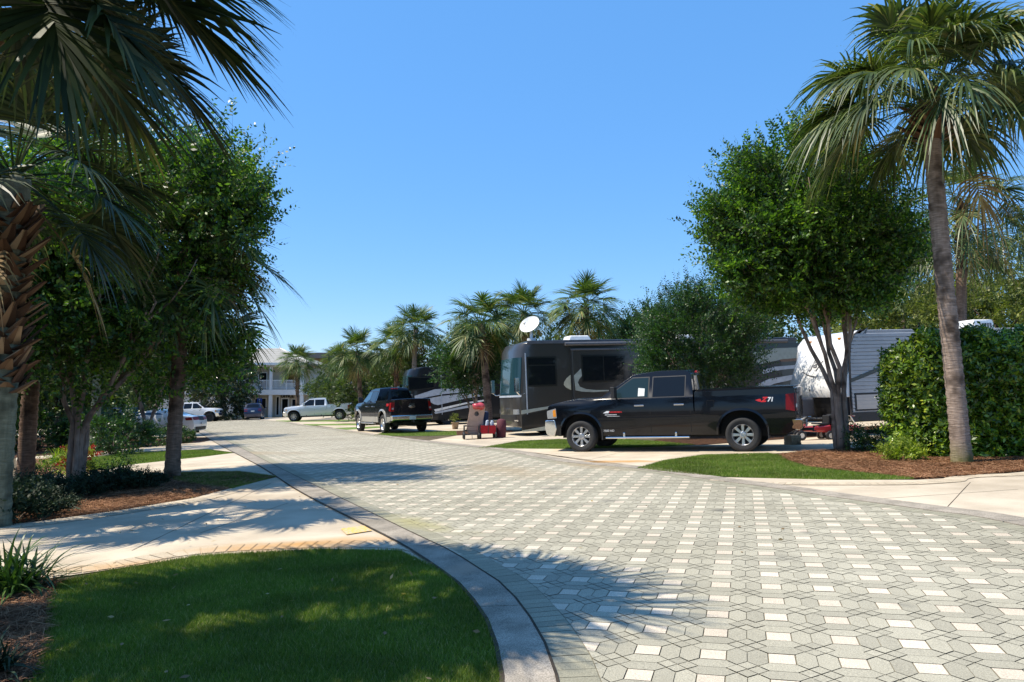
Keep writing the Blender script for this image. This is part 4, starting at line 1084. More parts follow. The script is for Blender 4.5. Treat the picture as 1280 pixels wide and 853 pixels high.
for i, (x, y, s, lab) in enumerate([(16.2, 31, 1.0, 'olive green tree behind the trailer roof, left of the leaning palm trunk'), (20.3, 31.5, 1.02, 'olive green tree behind the trailer air conditioner'), (25.5, 33, 1.1, 'olive green tree at the right edge of the photo behind the hedge')]):
    if i == 0: ol = leaf_tree(lab, (x, y, gz(x)), (0, 0, 4.1), (2.7, 2.3, 2.45), 2300, 12, .15, 31, 'olive', group='trees behind the trailer')
    else: dup(ol, lab, (x, y, gz(x)), i * 1.7, s)
fp_ = palm('palm crown showing above the olive trees left of the leaning palm trunk', (18.8, 34.5, gz(18.8)), (18.8, 34.5, 6.6), (.16, .14), 34, 41, 1.0, .95, 26, .5, 'palm_far', group='palms behind the trailer', k=3, fscale=.8, dead=3)
dup(fp_, 'palm crown showing above the olive trees right of the leaning palm trunk', (22.3, 34.8, gz(22.3)), 1.9, 1.0)
dup(fp_, 'palm crown above the olive trees at the right edge of the photo', (26.2, 35.2, gz(26.2)), 3.9, .98)
# hedge
def hedge(label, a, b, depth, H, n, leaf, seed, mat):
    rg = np.random.RandomState(seed); a, b = np.array(a, float), np.array(b, float); L = np.linalg.norm(b - a); d = (b - a) / L; nrm_ = np.array([-d[1], d[0]])
    t = thing('hedge', label, 'hedge', (a[0], a[1], gz(a[0])), math.atan2(d[1], d[0]))
    # superellipsoid-like block, leaves in the outer layer
    u = rg.rand(n * 3, 3); cube = (u * 2 - 1)
    r = (np.abs(cube) ** np.array([1, 1, 1]))
    p = cube * np.array([L / 2, depth / 2, H / 2]) + np.array([L / 2, depth / 2, H / 2])
    # distance to rounded box surface
    rr = 1.05; q = np.abs(p - np.array([L / 2, depth / 2, H / 2])) - (np.array([L / 2, depth / 2, H / 2]) - rr)
    q[:, 2] = np.where(p[:, 2] < H / 2, -9, q[:, 2])
    dist = rr - np.linalg.norm(np.maximum(q, 0), axis=1)
    dist = np.where((q < 0).all(1), rr - np.maximum(q.max(1), -9), dist)
    wobl = .10 * np.sin(p[:, 0] * 3.1 + 1) * np.sin(p[:, 2] * 2.7) + .06 * np.sin(p[:, 0] * 7 + p[:, 2] * 5)
    inside = (dist > .02 + wobl) & (dist < .50 + wobl); p = p[inside][:n]; out = unit(np.maximum(q[inside][:n], 0) * np.sign(p - np.array([L / 2, depth / 2, H / 2])) + np.array([0, -.3, .25]))
    m = 9; sd = unit(out + rg.randn(len(p), 3) * .5 + np.array([0, 0, .35])); Ls = .16 * rg.uniform(.6, 1.4, len(p)); tt = (np.arange(m) + .5) / m
    B = p[:, None] + sd[:, None] * (tt[None, :, None] * Ls[:, None, None])
    side = unit(np.cross(sd, unit(rg.randn(len(p), 3)))); si2 = np.cross(sd, side); ph = np.arange(m) * 2.4
    ld = unit(sd[:, None] * .6 + side[:, None] * np.cos(ph)[None, :, None] + si2[:, None] * np.sin(ph)[None, :, None])
    nr = unit(sd[:, None] + rg.randn(len(p), m, 3) * .35)
    LL = leaf * rg.uniform(.7, 1.25, (len(p), m))
    Q = leaf_quads(B.reshape(-1, 3), ld.reshape(-1, 3), nr.reshape(-1, 3), LL.reshape(-1), (LL * .46).reshape(-1))
    Q = Q[Q[:, :, 2].min(1) > .02]
    nm('foliage', Q, M[mat], t)
    bm = BM(); bx(bm, .45, L - .45, .45, depth - .45, .05, H - .5); bmesh.ops.subdivide_edges(bm, edges=bm.edges, cuts=6, use_grid_fill=True)
    for v in bm.verts: v.co += Vector((rg.randn() * .05, rg.randn() * .05, rg.randn() * .05))
    fin('dark_core', bm, M['shrub_dark'], t, 60)  # solid dark block added inside to stop views through the leaves
    forks = [(wob((x, depth * .5 + rg.uniform(-.3, .3), -.05), (x + rg.uniform(-.3, .3), depth * .5 + rg.uniform(-.5, .5), H * .7), 4, .04, rg), .03, .01) for x in np.arange(.4, L - .3, .35)]
    stems('stems', 0, forks, t, M['twig'], 5)
    return t
hedge('tall rounded hedge of glossy green leaves behind the leaning palm trunk', (7.22, 14.35), (13.2, 12.2), 2.3, 2.45, 14500, .10, 3, 'hedge')
bush('shrub', 'low bright green shoots at the left foot of the tall hedge', (*P(1130, 577), gz(7)), (.28, .22, .15), 170, 12, .075, 5, 'lime')
bush('shrub', 'low dark ground plants between the crape myrtle trunk and the hedge', (7.9, 16.0, gz(7.9)), (.8, .5, .26), 420, 12, .06, 6, 'crape_dark')

# ------------------------------------------------------------------ trees, middle distance
def mid_palm(lab, u, vt, Y, s, seed, ub=None, **k):
    x = (u - CX) / (FPX / Y); xb = ((ub if ub is not None else u) - CX) / (FPX / Y)
    z = at(u, vt, Y)[2]
    return palm(lab, (xb, Y, gz(xb)), (x, Y + .1, z), (.17, .15), k.pop('fr', 44), seed, .85 * s, 1.0 * s, k.pop('ns', 34), k.pop('droop', .28), 'palm_far', k=3, fscale=.8, group='palms along the right side of the road', elev=k.pop('elev', (78, -36)), **k)
mid_palm('cabbage palm left of the grey coach, reddish trunk rising behind the loaded wagon', 601, 405, 32.5, 1.0, 51, 612, bark_m='palm_bark_brown', elev=(78, -36), boot=(3.2, 4.2, 20))
mid_palm('cabbage palm just behind the satellite dish of the coach', 655, 392, 36.5, 1.0, 52, elev=(78, -36))
mid_palm('tallest cabbage palm behind the coach roof, shaggy brown leaf bases', 733, 384, 34.2, 1.05, 53, bark_m='palm_bark_brown', boot=(3.4, 5.2, 50), fr=48, elev=(78, -38))
mid_palm('cabbage palm with brown dead fronds left of the black pickup', 446, 440, 52, 1.12, 54, 453, dead=10, bark_m='palm_bark_brown')
mid_palm('cabbage palm with a pale trunk above the silver pickup bed', 424, 452, 71, 1.15, 55, bark_m='palm_bark')
mid_palm('cabbage palm with shaggy trunk behind the black pickup cab', 494, 432, 50, 1.05, 56, 497, boot=(2.4, 4.3, 60), bark_m='palm_bark_brown')
mid_palm('high cabbage palm between the shaggy palm and the palm left of the coach', 519, 412, 48, 1.05, 57, 516)
mid_palm('cabbage palm standing before the office right of the gallery post', 371, 452, 70, 1.1, 58, 373, bark_m='palm_bark_brown', boot=(2.5, 4.2, 40))
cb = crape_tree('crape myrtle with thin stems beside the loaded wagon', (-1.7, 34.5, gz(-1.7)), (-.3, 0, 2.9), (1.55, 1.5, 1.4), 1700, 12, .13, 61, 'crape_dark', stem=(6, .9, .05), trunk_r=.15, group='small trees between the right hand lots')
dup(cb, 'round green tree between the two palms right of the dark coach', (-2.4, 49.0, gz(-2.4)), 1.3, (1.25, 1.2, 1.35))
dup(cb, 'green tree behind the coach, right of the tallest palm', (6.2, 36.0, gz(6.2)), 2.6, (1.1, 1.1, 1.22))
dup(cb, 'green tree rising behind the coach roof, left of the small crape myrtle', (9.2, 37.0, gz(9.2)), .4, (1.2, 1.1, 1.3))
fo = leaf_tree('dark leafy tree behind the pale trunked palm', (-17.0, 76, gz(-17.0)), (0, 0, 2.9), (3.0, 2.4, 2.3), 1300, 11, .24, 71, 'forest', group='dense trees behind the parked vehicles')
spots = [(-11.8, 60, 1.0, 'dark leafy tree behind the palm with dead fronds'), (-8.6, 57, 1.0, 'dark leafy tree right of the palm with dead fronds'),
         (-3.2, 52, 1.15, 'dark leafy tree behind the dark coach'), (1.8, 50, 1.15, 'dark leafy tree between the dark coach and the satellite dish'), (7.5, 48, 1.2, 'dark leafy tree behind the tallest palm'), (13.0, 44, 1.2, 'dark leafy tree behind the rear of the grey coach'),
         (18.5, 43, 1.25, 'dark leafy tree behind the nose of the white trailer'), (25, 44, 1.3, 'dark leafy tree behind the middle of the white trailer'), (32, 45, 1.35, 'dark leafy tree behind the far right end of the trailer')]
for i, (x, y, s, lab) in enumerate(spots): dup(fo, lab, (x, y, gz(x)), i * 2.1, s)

# ------------------------------------------------------------------ trees, left side
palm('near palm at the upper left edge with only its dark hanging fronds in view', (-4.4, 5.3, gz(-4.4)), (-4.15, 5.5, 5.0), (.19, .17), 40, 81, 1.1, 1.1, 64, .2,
     boot=(2.2, 4.6, 110), dead=0, elev=(80, -22), bend=.1, w=.05, mat='palm_shaded')
palm('stout palm at the left edge with shaggy brown leaf bases above a greenish trunk', (-6.62, 9.7, gz(-6.62)), (-6.55, 9.7, 4.3), (.21, .20), 36, 82, 1.1, 1.0, 44, .35, mat='palm_shaded',
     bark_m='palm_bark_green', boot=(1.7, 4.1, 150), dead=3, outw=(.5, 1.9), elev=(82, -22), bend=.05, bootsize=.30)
palm('slim dark palm trunk between the stout palm and the crape myrtle', (-9.99, 15.6, gz(-9.99)), (-9.9, 15.6, 5.6), (.165, .15), 40, 83, 1.1, 1.0, 30, .6, bark_m='palm_bark_brown', dead=4)
palm('straight brown palm trunk standing at the lawn edge between the left driveways', (-7.11, 15.9, gz(-7.11)), (-6.98, 15.9, 4.6), (.15, .14), 40, 84, 1.25, 1.05, 40, .25, bark_m='palm_bark_brown',
     dead=6, deadaz=[-.3, .1, -.1, .2, .3, -.5], deadelev=(12, -25))
palm('distant palm trunk painted pale green behind the crape myrtle', (-14.9, 27, gz(-14.9)), (-14.8, 27, 5.2), (.18, .16), 34, 85, 1.1, 1.0, 26, .6, bark_m='palm_bark_green', k=3, fscale=.8)
crape_tree('large dark crape myrtle with forked trunks at left, between two palm trunks', (-8.54, 14.9, gz(-8.54)), (.55, .2, 4.6), (2.55, 2.5, 2.75), 12500, 14, .12, 23, 'crape',
           stem=(6, 1.15, .066), trunk_r=.15, lean=(.03, 0), spread=.5)
crape_tree('leaning crape myrtle farther back left, beside the white car', (-16.6, 34.5, gz(-16.6)), (.2, 0, 4.7), (3.0, 2.8, 2.4), 2600, 13, .14, 24, 'crape_dark', stem=(5, 1.0, .07), trunk_r=.2)
mg = leaf_tree('dark glossy magnolia before the office, left of the gallery', (-32.6, 84.5, gz(-32.6)), (0, 0, 4.5), (3.9, 3.2, 4.0), 2300, 11, .30, 72, 'magnolia', name='magnolia_tree')
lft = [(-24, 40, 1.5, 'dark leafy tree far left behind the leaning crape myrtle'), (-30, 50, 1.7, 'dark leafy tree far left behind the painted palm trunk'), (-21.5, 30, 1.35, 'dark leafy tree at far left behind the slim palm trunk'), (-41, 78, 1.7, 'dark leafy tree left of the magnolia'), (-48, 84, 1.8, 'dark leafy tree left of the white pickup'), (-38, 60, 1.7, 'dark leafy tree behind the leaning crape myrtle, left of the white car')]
lft.append((-11.7, 11.8, .9, 'unseen leafy tree added beyond the left edge to shade the low dark shrubs'))  # out-of-view tree, added to keep the sun off the left bed
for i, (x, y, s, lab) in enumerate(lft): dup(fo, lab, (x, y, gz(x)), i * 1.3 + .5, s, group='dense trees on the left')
sh = bush('shrub', 'dark green shrub at the foot of the painted palm trunk', (-16.2, 29.6, gz(-16.2)), (1.2, 1.0, .75), 700, 12, .10, 91, 'crape_dark', group='shrubs on the far left bed')
for i, (x, y, s, lab) in enumerate([(-13.8, 29.4, .8, 'low dark shrub right of the painted palm trunk'), (-17.4, 32.2, .6, 'low dark shrub below the leaning crape myrtle'), (-13.6, 31.5, .45, 'low dark shrub nearest the white car wheel'), (-18.6, 29.5, 1.3, 'tall dark shrub left of the painted palm trunk'), (-13.2, 25.0, 1.0, 'round shrub behind the lime grass clump'), (-21.5, 37.5, .9, 'dark shrub hiding the front of the white car')]):
    dup(sh, lab, (x, y, gz(x)), i * 1.1, (s, s, s * (.75 if i in (0, 3) else 1)))
# near left bed: low dark shrubs
nb = bush('shrub', 'low dark purple-green shrub right of the forked trunk', (-7.35, 13.9, gz(-7.35)), (.50, .40, .15), 420, 12, .06, 92, 'shrub_dark', group='low dark shrubs along the near driveway')
for i, (u, v, s, lab) in enumerate([(165, 612, .85, 'low dark shrub left of the straight palm trunk'), (190, 606, .6, 'small dark shrub touching the straight palm trunk'), (95, 622, .85, 'low dark shrub in front of the forked trunk'), (55, 622, 1.0, 'low dark shrub before the slim palm trunk'),
                                    (20, 632, 1.1, 'low dark shrub at the foot of the stout palm'), (-15, 640, 1.2, 'low dark shrub at the left edge of the photo'), (60, 640, .7, 'small dark shrub nearest the driveway edge'), (6, 652, 1.25, 'dark shrub in front of the foot of the stout palm')]):
    x, y = P(u, v); dup(nb, lab, (x, y, gz(x)), i * 1.9, s)
x, y = P(75, 584); strap_plant('grass_clump', 'lime yellow clump of arching grass beside red flowers', (x, y, gz(x)), 260, .85, .022, 93, 'lime', 'grass clump')
for i, (u, v, lab) in enumerate([(88, 582, 'red flowers in front of the lime grass clump'), (104, 586, 'red flowers right of the forked trunk'), (95, 600, 'red flowers at the driveway edge below the forked trunk')]):
    x, y = P(u, v); t = thing('flowering_plant', lab, 'flowers', (x, y, gz(x)), 0, 'red flowers in the left bed'); rg = np.random.RandomState(i)
    q, p, sd, L = sprays((0, 0, .25), (.38, .28, .2), 90, 10, .18, .06, i, clump=8); nm('foliage', q[q[:, :, 2].min(1) > 0], M['lime'], t)
    q, p, sd, L = sprays((0, 0, .36), (.36, .26, .16), 40, 9, .10, .06, i + 9, clump=10); nm('petals', q, M['petal'], t)['kind'] = 'stuff'
x, y = P(12, 744); strap_plant('strap_leaf_plant', 'arching dark green strap leaf plant beside the near driveway at the left edge', (x, y, gz(x) - .01), 230, .78, .024, 94, 'strap', group='strap leaf plants')
x, y = P(-15, 850); strap_plant('strap_leaf_plant', 'dark strap leaf plant at the bottom left corner', (x, y, gz(x)), 120, .42, .018, 95, 'shrub_dark', group='strap leaf plants')
for i, (u, v, lab) in enumerate([(60, 596, 'thin leafy sprout between the lime clump and the driveway'), (150, 596, 'thin leafy sprout above the low dark shrubs')]):
    x, y = P(u, v); bush('shrub', lab, (x, y, gz(x)), (.28, .22, .22), 60, 10, .06, 96 + i, 'crape')
# low plants on the right lots
for i, (u, v, lab) in enumerate([(446, 530, 'low green shrub at the tail of the silver pickup'), (452, 526, 'taller green shrub between the silver and the black pickup')]):
    x, y = P(u, v + 3); bush('shrub', lab, (x + .8, y + 1, gz(x)), (1.0, .7, .3 + .2 * i), 300, 12, .11, 98 + i, 'olive')
rg = np.random.RandomState(77); fl = np.vstack([scatter(lawnA, 4, 21), scatter(lawnR, 5, 22), scatter([(-3, 6.6), (-3, 12), (-7, 12), (-5, 7)], 3, 23), scatter([(-2.5, 9), (3.5, 5), (3, 13), (-4, 14)], .7, 24)])
k_ = len(fl); fb_ = np.c_[fl, SL * fl[:, 0] + .045 - .02 * (fl[:, 0] > -.1)]
stuff('fallen_leaves', leaf_quads(fb_, unit(rg.randn(k_, 3) * [1, 1, .15]), unit(rg.randn(k_, 3) * .4 + [0, 0, 1]), rg.uniform(.03, .07, k_), rg.uniform(.015, .03, k_)), 'straw', 'a few dry fallen leaves on the lawns and paving', 'leaves')
# far-off woods closing the view
rg = np.random.RandomState(12); n = 5200
wx = rg.uniform(-130, 95, n); wy = 125 + rg.rand(n) * 14 - .12 * wx; hz = rg.rand(n) ** .7 * (6.0 + 1.8 * np.sin(wx * .21) + 1.2 * np.sin(wx * .57 + 1))
cc = np.c_[wx, wy, SL * np.clip(wx, -75, 45) + hz]; m = 8
B = np.repeat(cc, m, 0) + rg.randn(n * m, 3) * .5
stuff('distant_woods', leaf_quads(B, unit(rg.randn(n * m, 3)), unit(rg.randn(n * m, 3) + [0, -.6, .8]), rg.uniform(.5, 1.0, n * m), rg.uniform(.4, .7, n * m)), 'forest', 'far green woods closing the view behind the resort', 'woods')
# ------------------------------------------------------------------ pickups and cars
tr = pickup('shiny black crew cab pickup seen side on, parked across the sunny driveway', 3.485, 17.985 + .9, math.radians(154.8), HD) if False else None
h1 = math.radians(154.8); nx_, ny_ = -math.sin(h1), math.cos(h1)      # local +Y faces the road
c1 = (3.485 - nx_ * .98, 17.985 - ny_ * .98)
p1 = dict(HD); p1.update(fglass='glass_cab')
c = pickup('shiny black crew cab pickup seen side on, parked across the sunny driveway', c1[0], c1[1], h1, p1)
def on_side(car, me, x, z, s, mat, name, off=.006, shear=0):
    """lay a text mesh on the side of a vehicle"""
    o = link(name, me, mat, car.root)
    for v in me.vertices:
        lx, lz = x - s * v.co.x * 1.0, z + v.co.y
        v.co = Vector((lx, s * (car.hw(lx, lz) + off + v.co.z), lz))
    return o
# the near side is local +Y: reading direction runs towards local -X
on_side(c, text_mesh('Z', .14, .002, .4, .010), -2.44, 1.17, 1, M['badge_red'], 'badge'); on_side(c, text_mesh('71', .13, .002, .2, .006), -2.585, 1.17, 1, M['badge_white'], 'badge')
c.side('badge', [(-2.26, 1.165), (-2.34, 1.13), (-2.39, 1.13), (-2.38, 1.19), (-2.33, 1.19)], M['badge_red'], (1,), .004, .006)
on_side(c, text_mesh('2500 HD', .075, .002, .2), 1.22, .52, 1, M['badge_white'], 'badge')
c.side('door_sign', [(1.34, .95), (1.20, .95), (1.17, 1.00), (1.24, 1.005), (1.29, .98)], M['badge_white'], (1,), .004, .006)
for k in range(9): c.side('door_sign', [(1.17 - k * .036, .958), (1.147 - k * .036, .958), (1.145 - k * .036, .992), (1.168 - k * .036, .992)], M['badge_red'], (1,), .004, .006)
for k in range(9): c.side('door_sign', [(1.29 - k * .034, .90), (1.27 - k * .034, .90), (1.268 - k * .034, .922), (1.288 - k * .034, .922)], M['badge_white'], (1,), .004, .006)
c.side('door_sign', [(1.24, .868), (.92, .868), (.92, .875), (1.24, .875)], M['badge_white'], (1,), .004, .006)
c.side('paper_notice', [(.46, 1.34), (.30, 1.34), (.30, 1.52), (.46, 1.54)], M['paper'], (1,), .010, .004)
# flat dark strip along the side, drawn for the shaded line of a crease
c.side('crease_shade_strip', [(1.36, .78), (-.84, .78), (-.84, .788), (1.36, .788)], M['gap'], (1, -1), .003, .006, one=True)
cover = BM()
c.across('bed_cover', [(-3.06, 1.425), (-2.2, 1.425), (-1.4, 1.415), (-.93, 1.41)], -.93, .93, M['black_paint'], .03, 8, out=(0, 1))
cover.free()
c.side('window_visor', [(1.02, 1.66), (.14, 1.66), (.14, 1.81), (.50, 1.81), (.72, 1.79)], M['black_paint'], (1, -1), .004, .01, one=True) if False else None
c.side('fuel_door', [(-1.18, 1.04), (-1.34, 1.04), (-1.34, 1.19), (-1.18, 1.19)], M['gap'], (1,), .0022, .005); c.side('fuel_door', [(-1.187, 1.047), (-1.333, 1.047), (-1.333, 1.183), (-1.187, 1.183)], M['black_paint'], (1,), .004, .006)

F2 = dict(HD); F2.update(wb=3.98, tail=-3.15, front=2.95, r=.42, sill=.48, hood_z=1.30, cowl_z=1.42, belt=1.38, roof=2.06, bed=1.50, paint='black_paint2', flare='pewter_paint', rbumper='chrome', tl='lamp_red', rim='alloy', ws='glass_blue', fglass='glass_blue', spokes=8, board='pewter_paint')
c = pickup('lifted black pickup with pewter fender flares seen from behind on the grass', -5.85, 36.3, math.radians(117), F2)
on_side(c, text_mesh('FX4', .16, .002, .2, .006), -2.72, 1.27, 1, M['badge_red'], 'badge')
def tail_text(car, s, size, x, z, mat, y=0):
    me = text_mesh(s, size, .004)
    o = link('lettering', me, mat, car.root)
    for v in me.vertices: v.co = Vector((x - v.co.z, y - v.co.x, z + v.co.y))
bm = BM(); lathe(bm, [(.001, .02), (.16, .015), (.17, 0)], 24, Matrix.Translation((F2['tail'] - .045, 0, 1.18)) @ Matrix.Rotation(-PI / 2, 4, 'Y') @ Matrix.Diagonal((.42, 1, 1, 1)))
fin('emblem', bm, M['chrome'], c.root, 50)
T2 = dict(HD); T2.update(wb=3.85, tail=-2.85, front=2.75, r=.41, sill=.45, hood_z=1.20, cowl_z=1.32, belt=1.30, roof=1.95, bed=1.40, paint='silver_paint', rim='alloy', handle='silver_paint', mirror='silver_paint', board='blackplastic', rbumper='silver_paint')
Yt = 66.0; xt = (399 - CX) / (FPX / Yt)
pickup('silver crew cab pickup facing left in front of the pale trunked palm', xt, Yt, math.radians(186), T2)
W2 = dict(T2); W2.update(paint='white_paint', mirror='blackplastic', bumper='chrome', r=.46, sill=.52, roof=2.08, belt=1.40, hood_z=1.32, cowl_z=1.42, bed=1.5, rim='blackplastic')
xw = (244 - CX) / (FPX / 79.0)
pickup('white lifted crew cab pickup facing right before the magnolia', xw, 79.0, math.radians(4), W2)

def car(label, x, y, heading, out, wb, R, W, belt, cab, glassp, pm, name='parked_car', cat='car', ws=None, rwin=None, ra=1.22, sill=.22, lamps=None, cx=(), crown=.05):
    f, r = wb / 2, -wb / 2
    full = list(out) + [(f + R * ra + .06, sill)] + arch(f, R, R * ra, sill, 12, 1) + arch(r, R, R * ra, sill, 12, 1) + [(r - R * ra - .06, sill)]
    c = Car(name, label, cat, full, W, belt, cab, tum=.42, nose=.16, crown=crown, bow=.16)
    c.shell('body', full, M[pm], cx=list(cx) + [f, r, 0, f + .6, r - .5, cab[0], cab[1]], cz=[.5, .7, belt, belt + .25], bev=.035)
    for s in (1, -1):
        for xx in (f, r): wheel(c.root, xx, s * (W - .14), R, .22, .68, 10, 'alloy', s)
    bm = BM(); bx(bm, r - .7, f + .6, -W + .32, W - .32, .16, .6); fin('chassis', bm, M['under'], c.root)
    for poly in glassp: c.side('window', poly, M['glass_blue'] if pm == 'white_paint' else M['glass'], (1, -1), .005, .012, one=False)
    if ws: c.across('windscreen', ws, -.84, .84, M['glass'], .008, 8, out=(1, 1))
    if rwin: c.across('rear_window', rwin, -.80, .80, M['glass'], .008, 8, out=(-1, 1))
    slope_basis(c.root, x, y, heading); return c
# white coupe
co = [(-2.32, .32), (-2.38, .55), (-2.36, .86), (-2.28, 1.02), (-1.75, 1.08), (-1.0, 1.30), (-.45, 1.39), (.15, 1.36), (1.05, 1.02), (1.8, .93), (2.2, .80), (2.36, .55), (2.32, .26)]
xc, yc = P(236, 546.5)
c = car('white coupe with its tail lamp towards the road, behind the straight palm trunk', xc - 2.15, yc + .9, math.radians(180), co, 2.72, .34, .92, 1.02, (-1.72, 1.05),
        [[(.85, 1.05), (-.30, 1.05), (-.35, 1.30), (.20, 1.29), (.55, 1.18)], [(-.38, 1.05), (-.95, 1.07), (-.70, 1.24), (-.42, 1.29)]], 'white_paint', ws=[(.95, 1.06), (.20, 1.345)], rwin=[(-1.60, 1.12), (-1.0, 1.31)], crown=.06)
c.across('taillight', [(-2.30, .98), (-2.365, .84)], .35, .98, M['lamp_red'], .012, 6, both=True, out=(-1, 0))
c.across('tail_panel', [(-2.30, .99), (-2.37, .82)], -.34, .34, M['blackplastic'], .010, 6, out=(-1, 0))
c.side('taillight', [(-2.27, .98), (-1.95, .95), (-2.02, .84), (-2.33, .84)], M['lamp_red'], (1, -1), .008, .02, one=True)
c.across('rear_diffuser', [(-2.37, .50), (-2.325, .34)], -.8, .8, M['blackplastic'], .012, 6, out=(-1, 0))
bm = BM(); bx(bm, -2.52, -2.47, -.16, .16, .60, .72); fin('licence_plate', bm, M['plate'], c.root)
for s in (1, -1): mirror_part(c, .75, 1.0, M['white_paint'], s, (.12, .16, .16))
# blue suv seen from behind
so = [(-2.2, .35), (-2.25, .60), (-2.22, 1.05), (-2.10, 1.20), (-1.85, 1.66), (-1.4, 1.74), (0, 1.76), (.55, 1.70), (1.25, 1.14), (2.0, 1.02), (2.25, .80), (2.28, .40), (2.2, .28)]
xs_ = (320 - CX) / (FPX / 82.0)
sv = car('deep blue sport utility car seen from behind before the office gallery', xs_, 82.0, math.radians(104), so, 2.7, .36, .94, 1.12, (-2.0, 1.25),
         [[(1.0, 1.16), (.10, 1.16), (.10, 1.60), (.50, 1.59)], [(.0, 1.16), (-.85, 1.16), (-.85, 1.61), (.0, 1.61)], [(-.95, 1.17), (-1.75, 1.17), (-1.60, 1.56), (-.95, 1.60)]], 'blue_paint', ws=[(1.18, 1.20), (.62, 1.65)], rwin=[(-2.06, 1.26), (-1.88, 1.62)], name='parked_car', cat='car')
sv.across('taillight', [(-2.16, 1.14), (-2.23, .92)], .62, .98, M['lamp_red'], .012, 4, both=True, out=(-1, 0))
bm = BM(); bx(bm, -2.44, -2.39, -.18, .18, .86, 1.0); fin('licence_plate', bm, M['plate'], sv.root)
for s in (1, -1): mirror_part(sv, .85, 1.12, M['blue_paint'], s, (.12, .18, .18))
sv2 = dup(sv.root, 'blue car mostly hidden behind the leaning crape myrtle, left of the white pickup')
slope_basis(sv2, -38.5, 74, math.radians(170))

# ------------------------------------------------------------------ coaches
M['coach_grey'] = paint('coach_charcoal', (.040, .037, .034), .3); M['coach_dark'] = paint('coach_dark', (.014, .015, .018), .35)
M['beige_band'] = plain('beige_graphic', (.50, .48, .36), .4); M['sage_band'] = plain('sage_graphic', (.34, .37, .33), .4); M['black_band'] = plain('black_graphic', (.012, .012, .012), .3, coat=.5)
M['silver_band'] = plain('silver_graphic', (.42, .46, .52), .35); M['white_plastic'] = plain('white_plastic', (.78, .78, .76), .45); M['roof_trim'] = plain('roof_trim', (.10, .10, .11), .5); M['tan_band'] = plain('tan_graphic', (.20, .12, .08), .4)
class SidePlane:
    def __init__(s, x, y, h): s.x, s.y, s.h = x, y, h; s.n = (-math.sin(h), math.cos(h)); s.d = (math.cos(h), math.sin(h))
    def __call__(s, u, v):
        dx, dy, dz = u - CX, FPX * CP + (v - CY) * SP, FPX * SP - (v - CY) * CP
        t = (s.x * s.n[0] + s.y * s.n[1]) / (dx * s.n[0] + dy * s.n[1])
        px, py, pz = dx * t, dy * t, CAMH + dz * t
        return ((px - s.x) * s.d[0] + (py - s.y) * s.d[1], pz - gz(px))
h = math.radians(197); R1 = (.22, 27.0, h); sp1 = SidePlane(*R1)
def q1(*pts): return [sp1(610 + a / 5.013, 390 + b / 5.013) for a, b in pts]
def q8(*pts): return [sp1(780 + a / 5.017, 330 + b / 5.017) for a, b in pts]
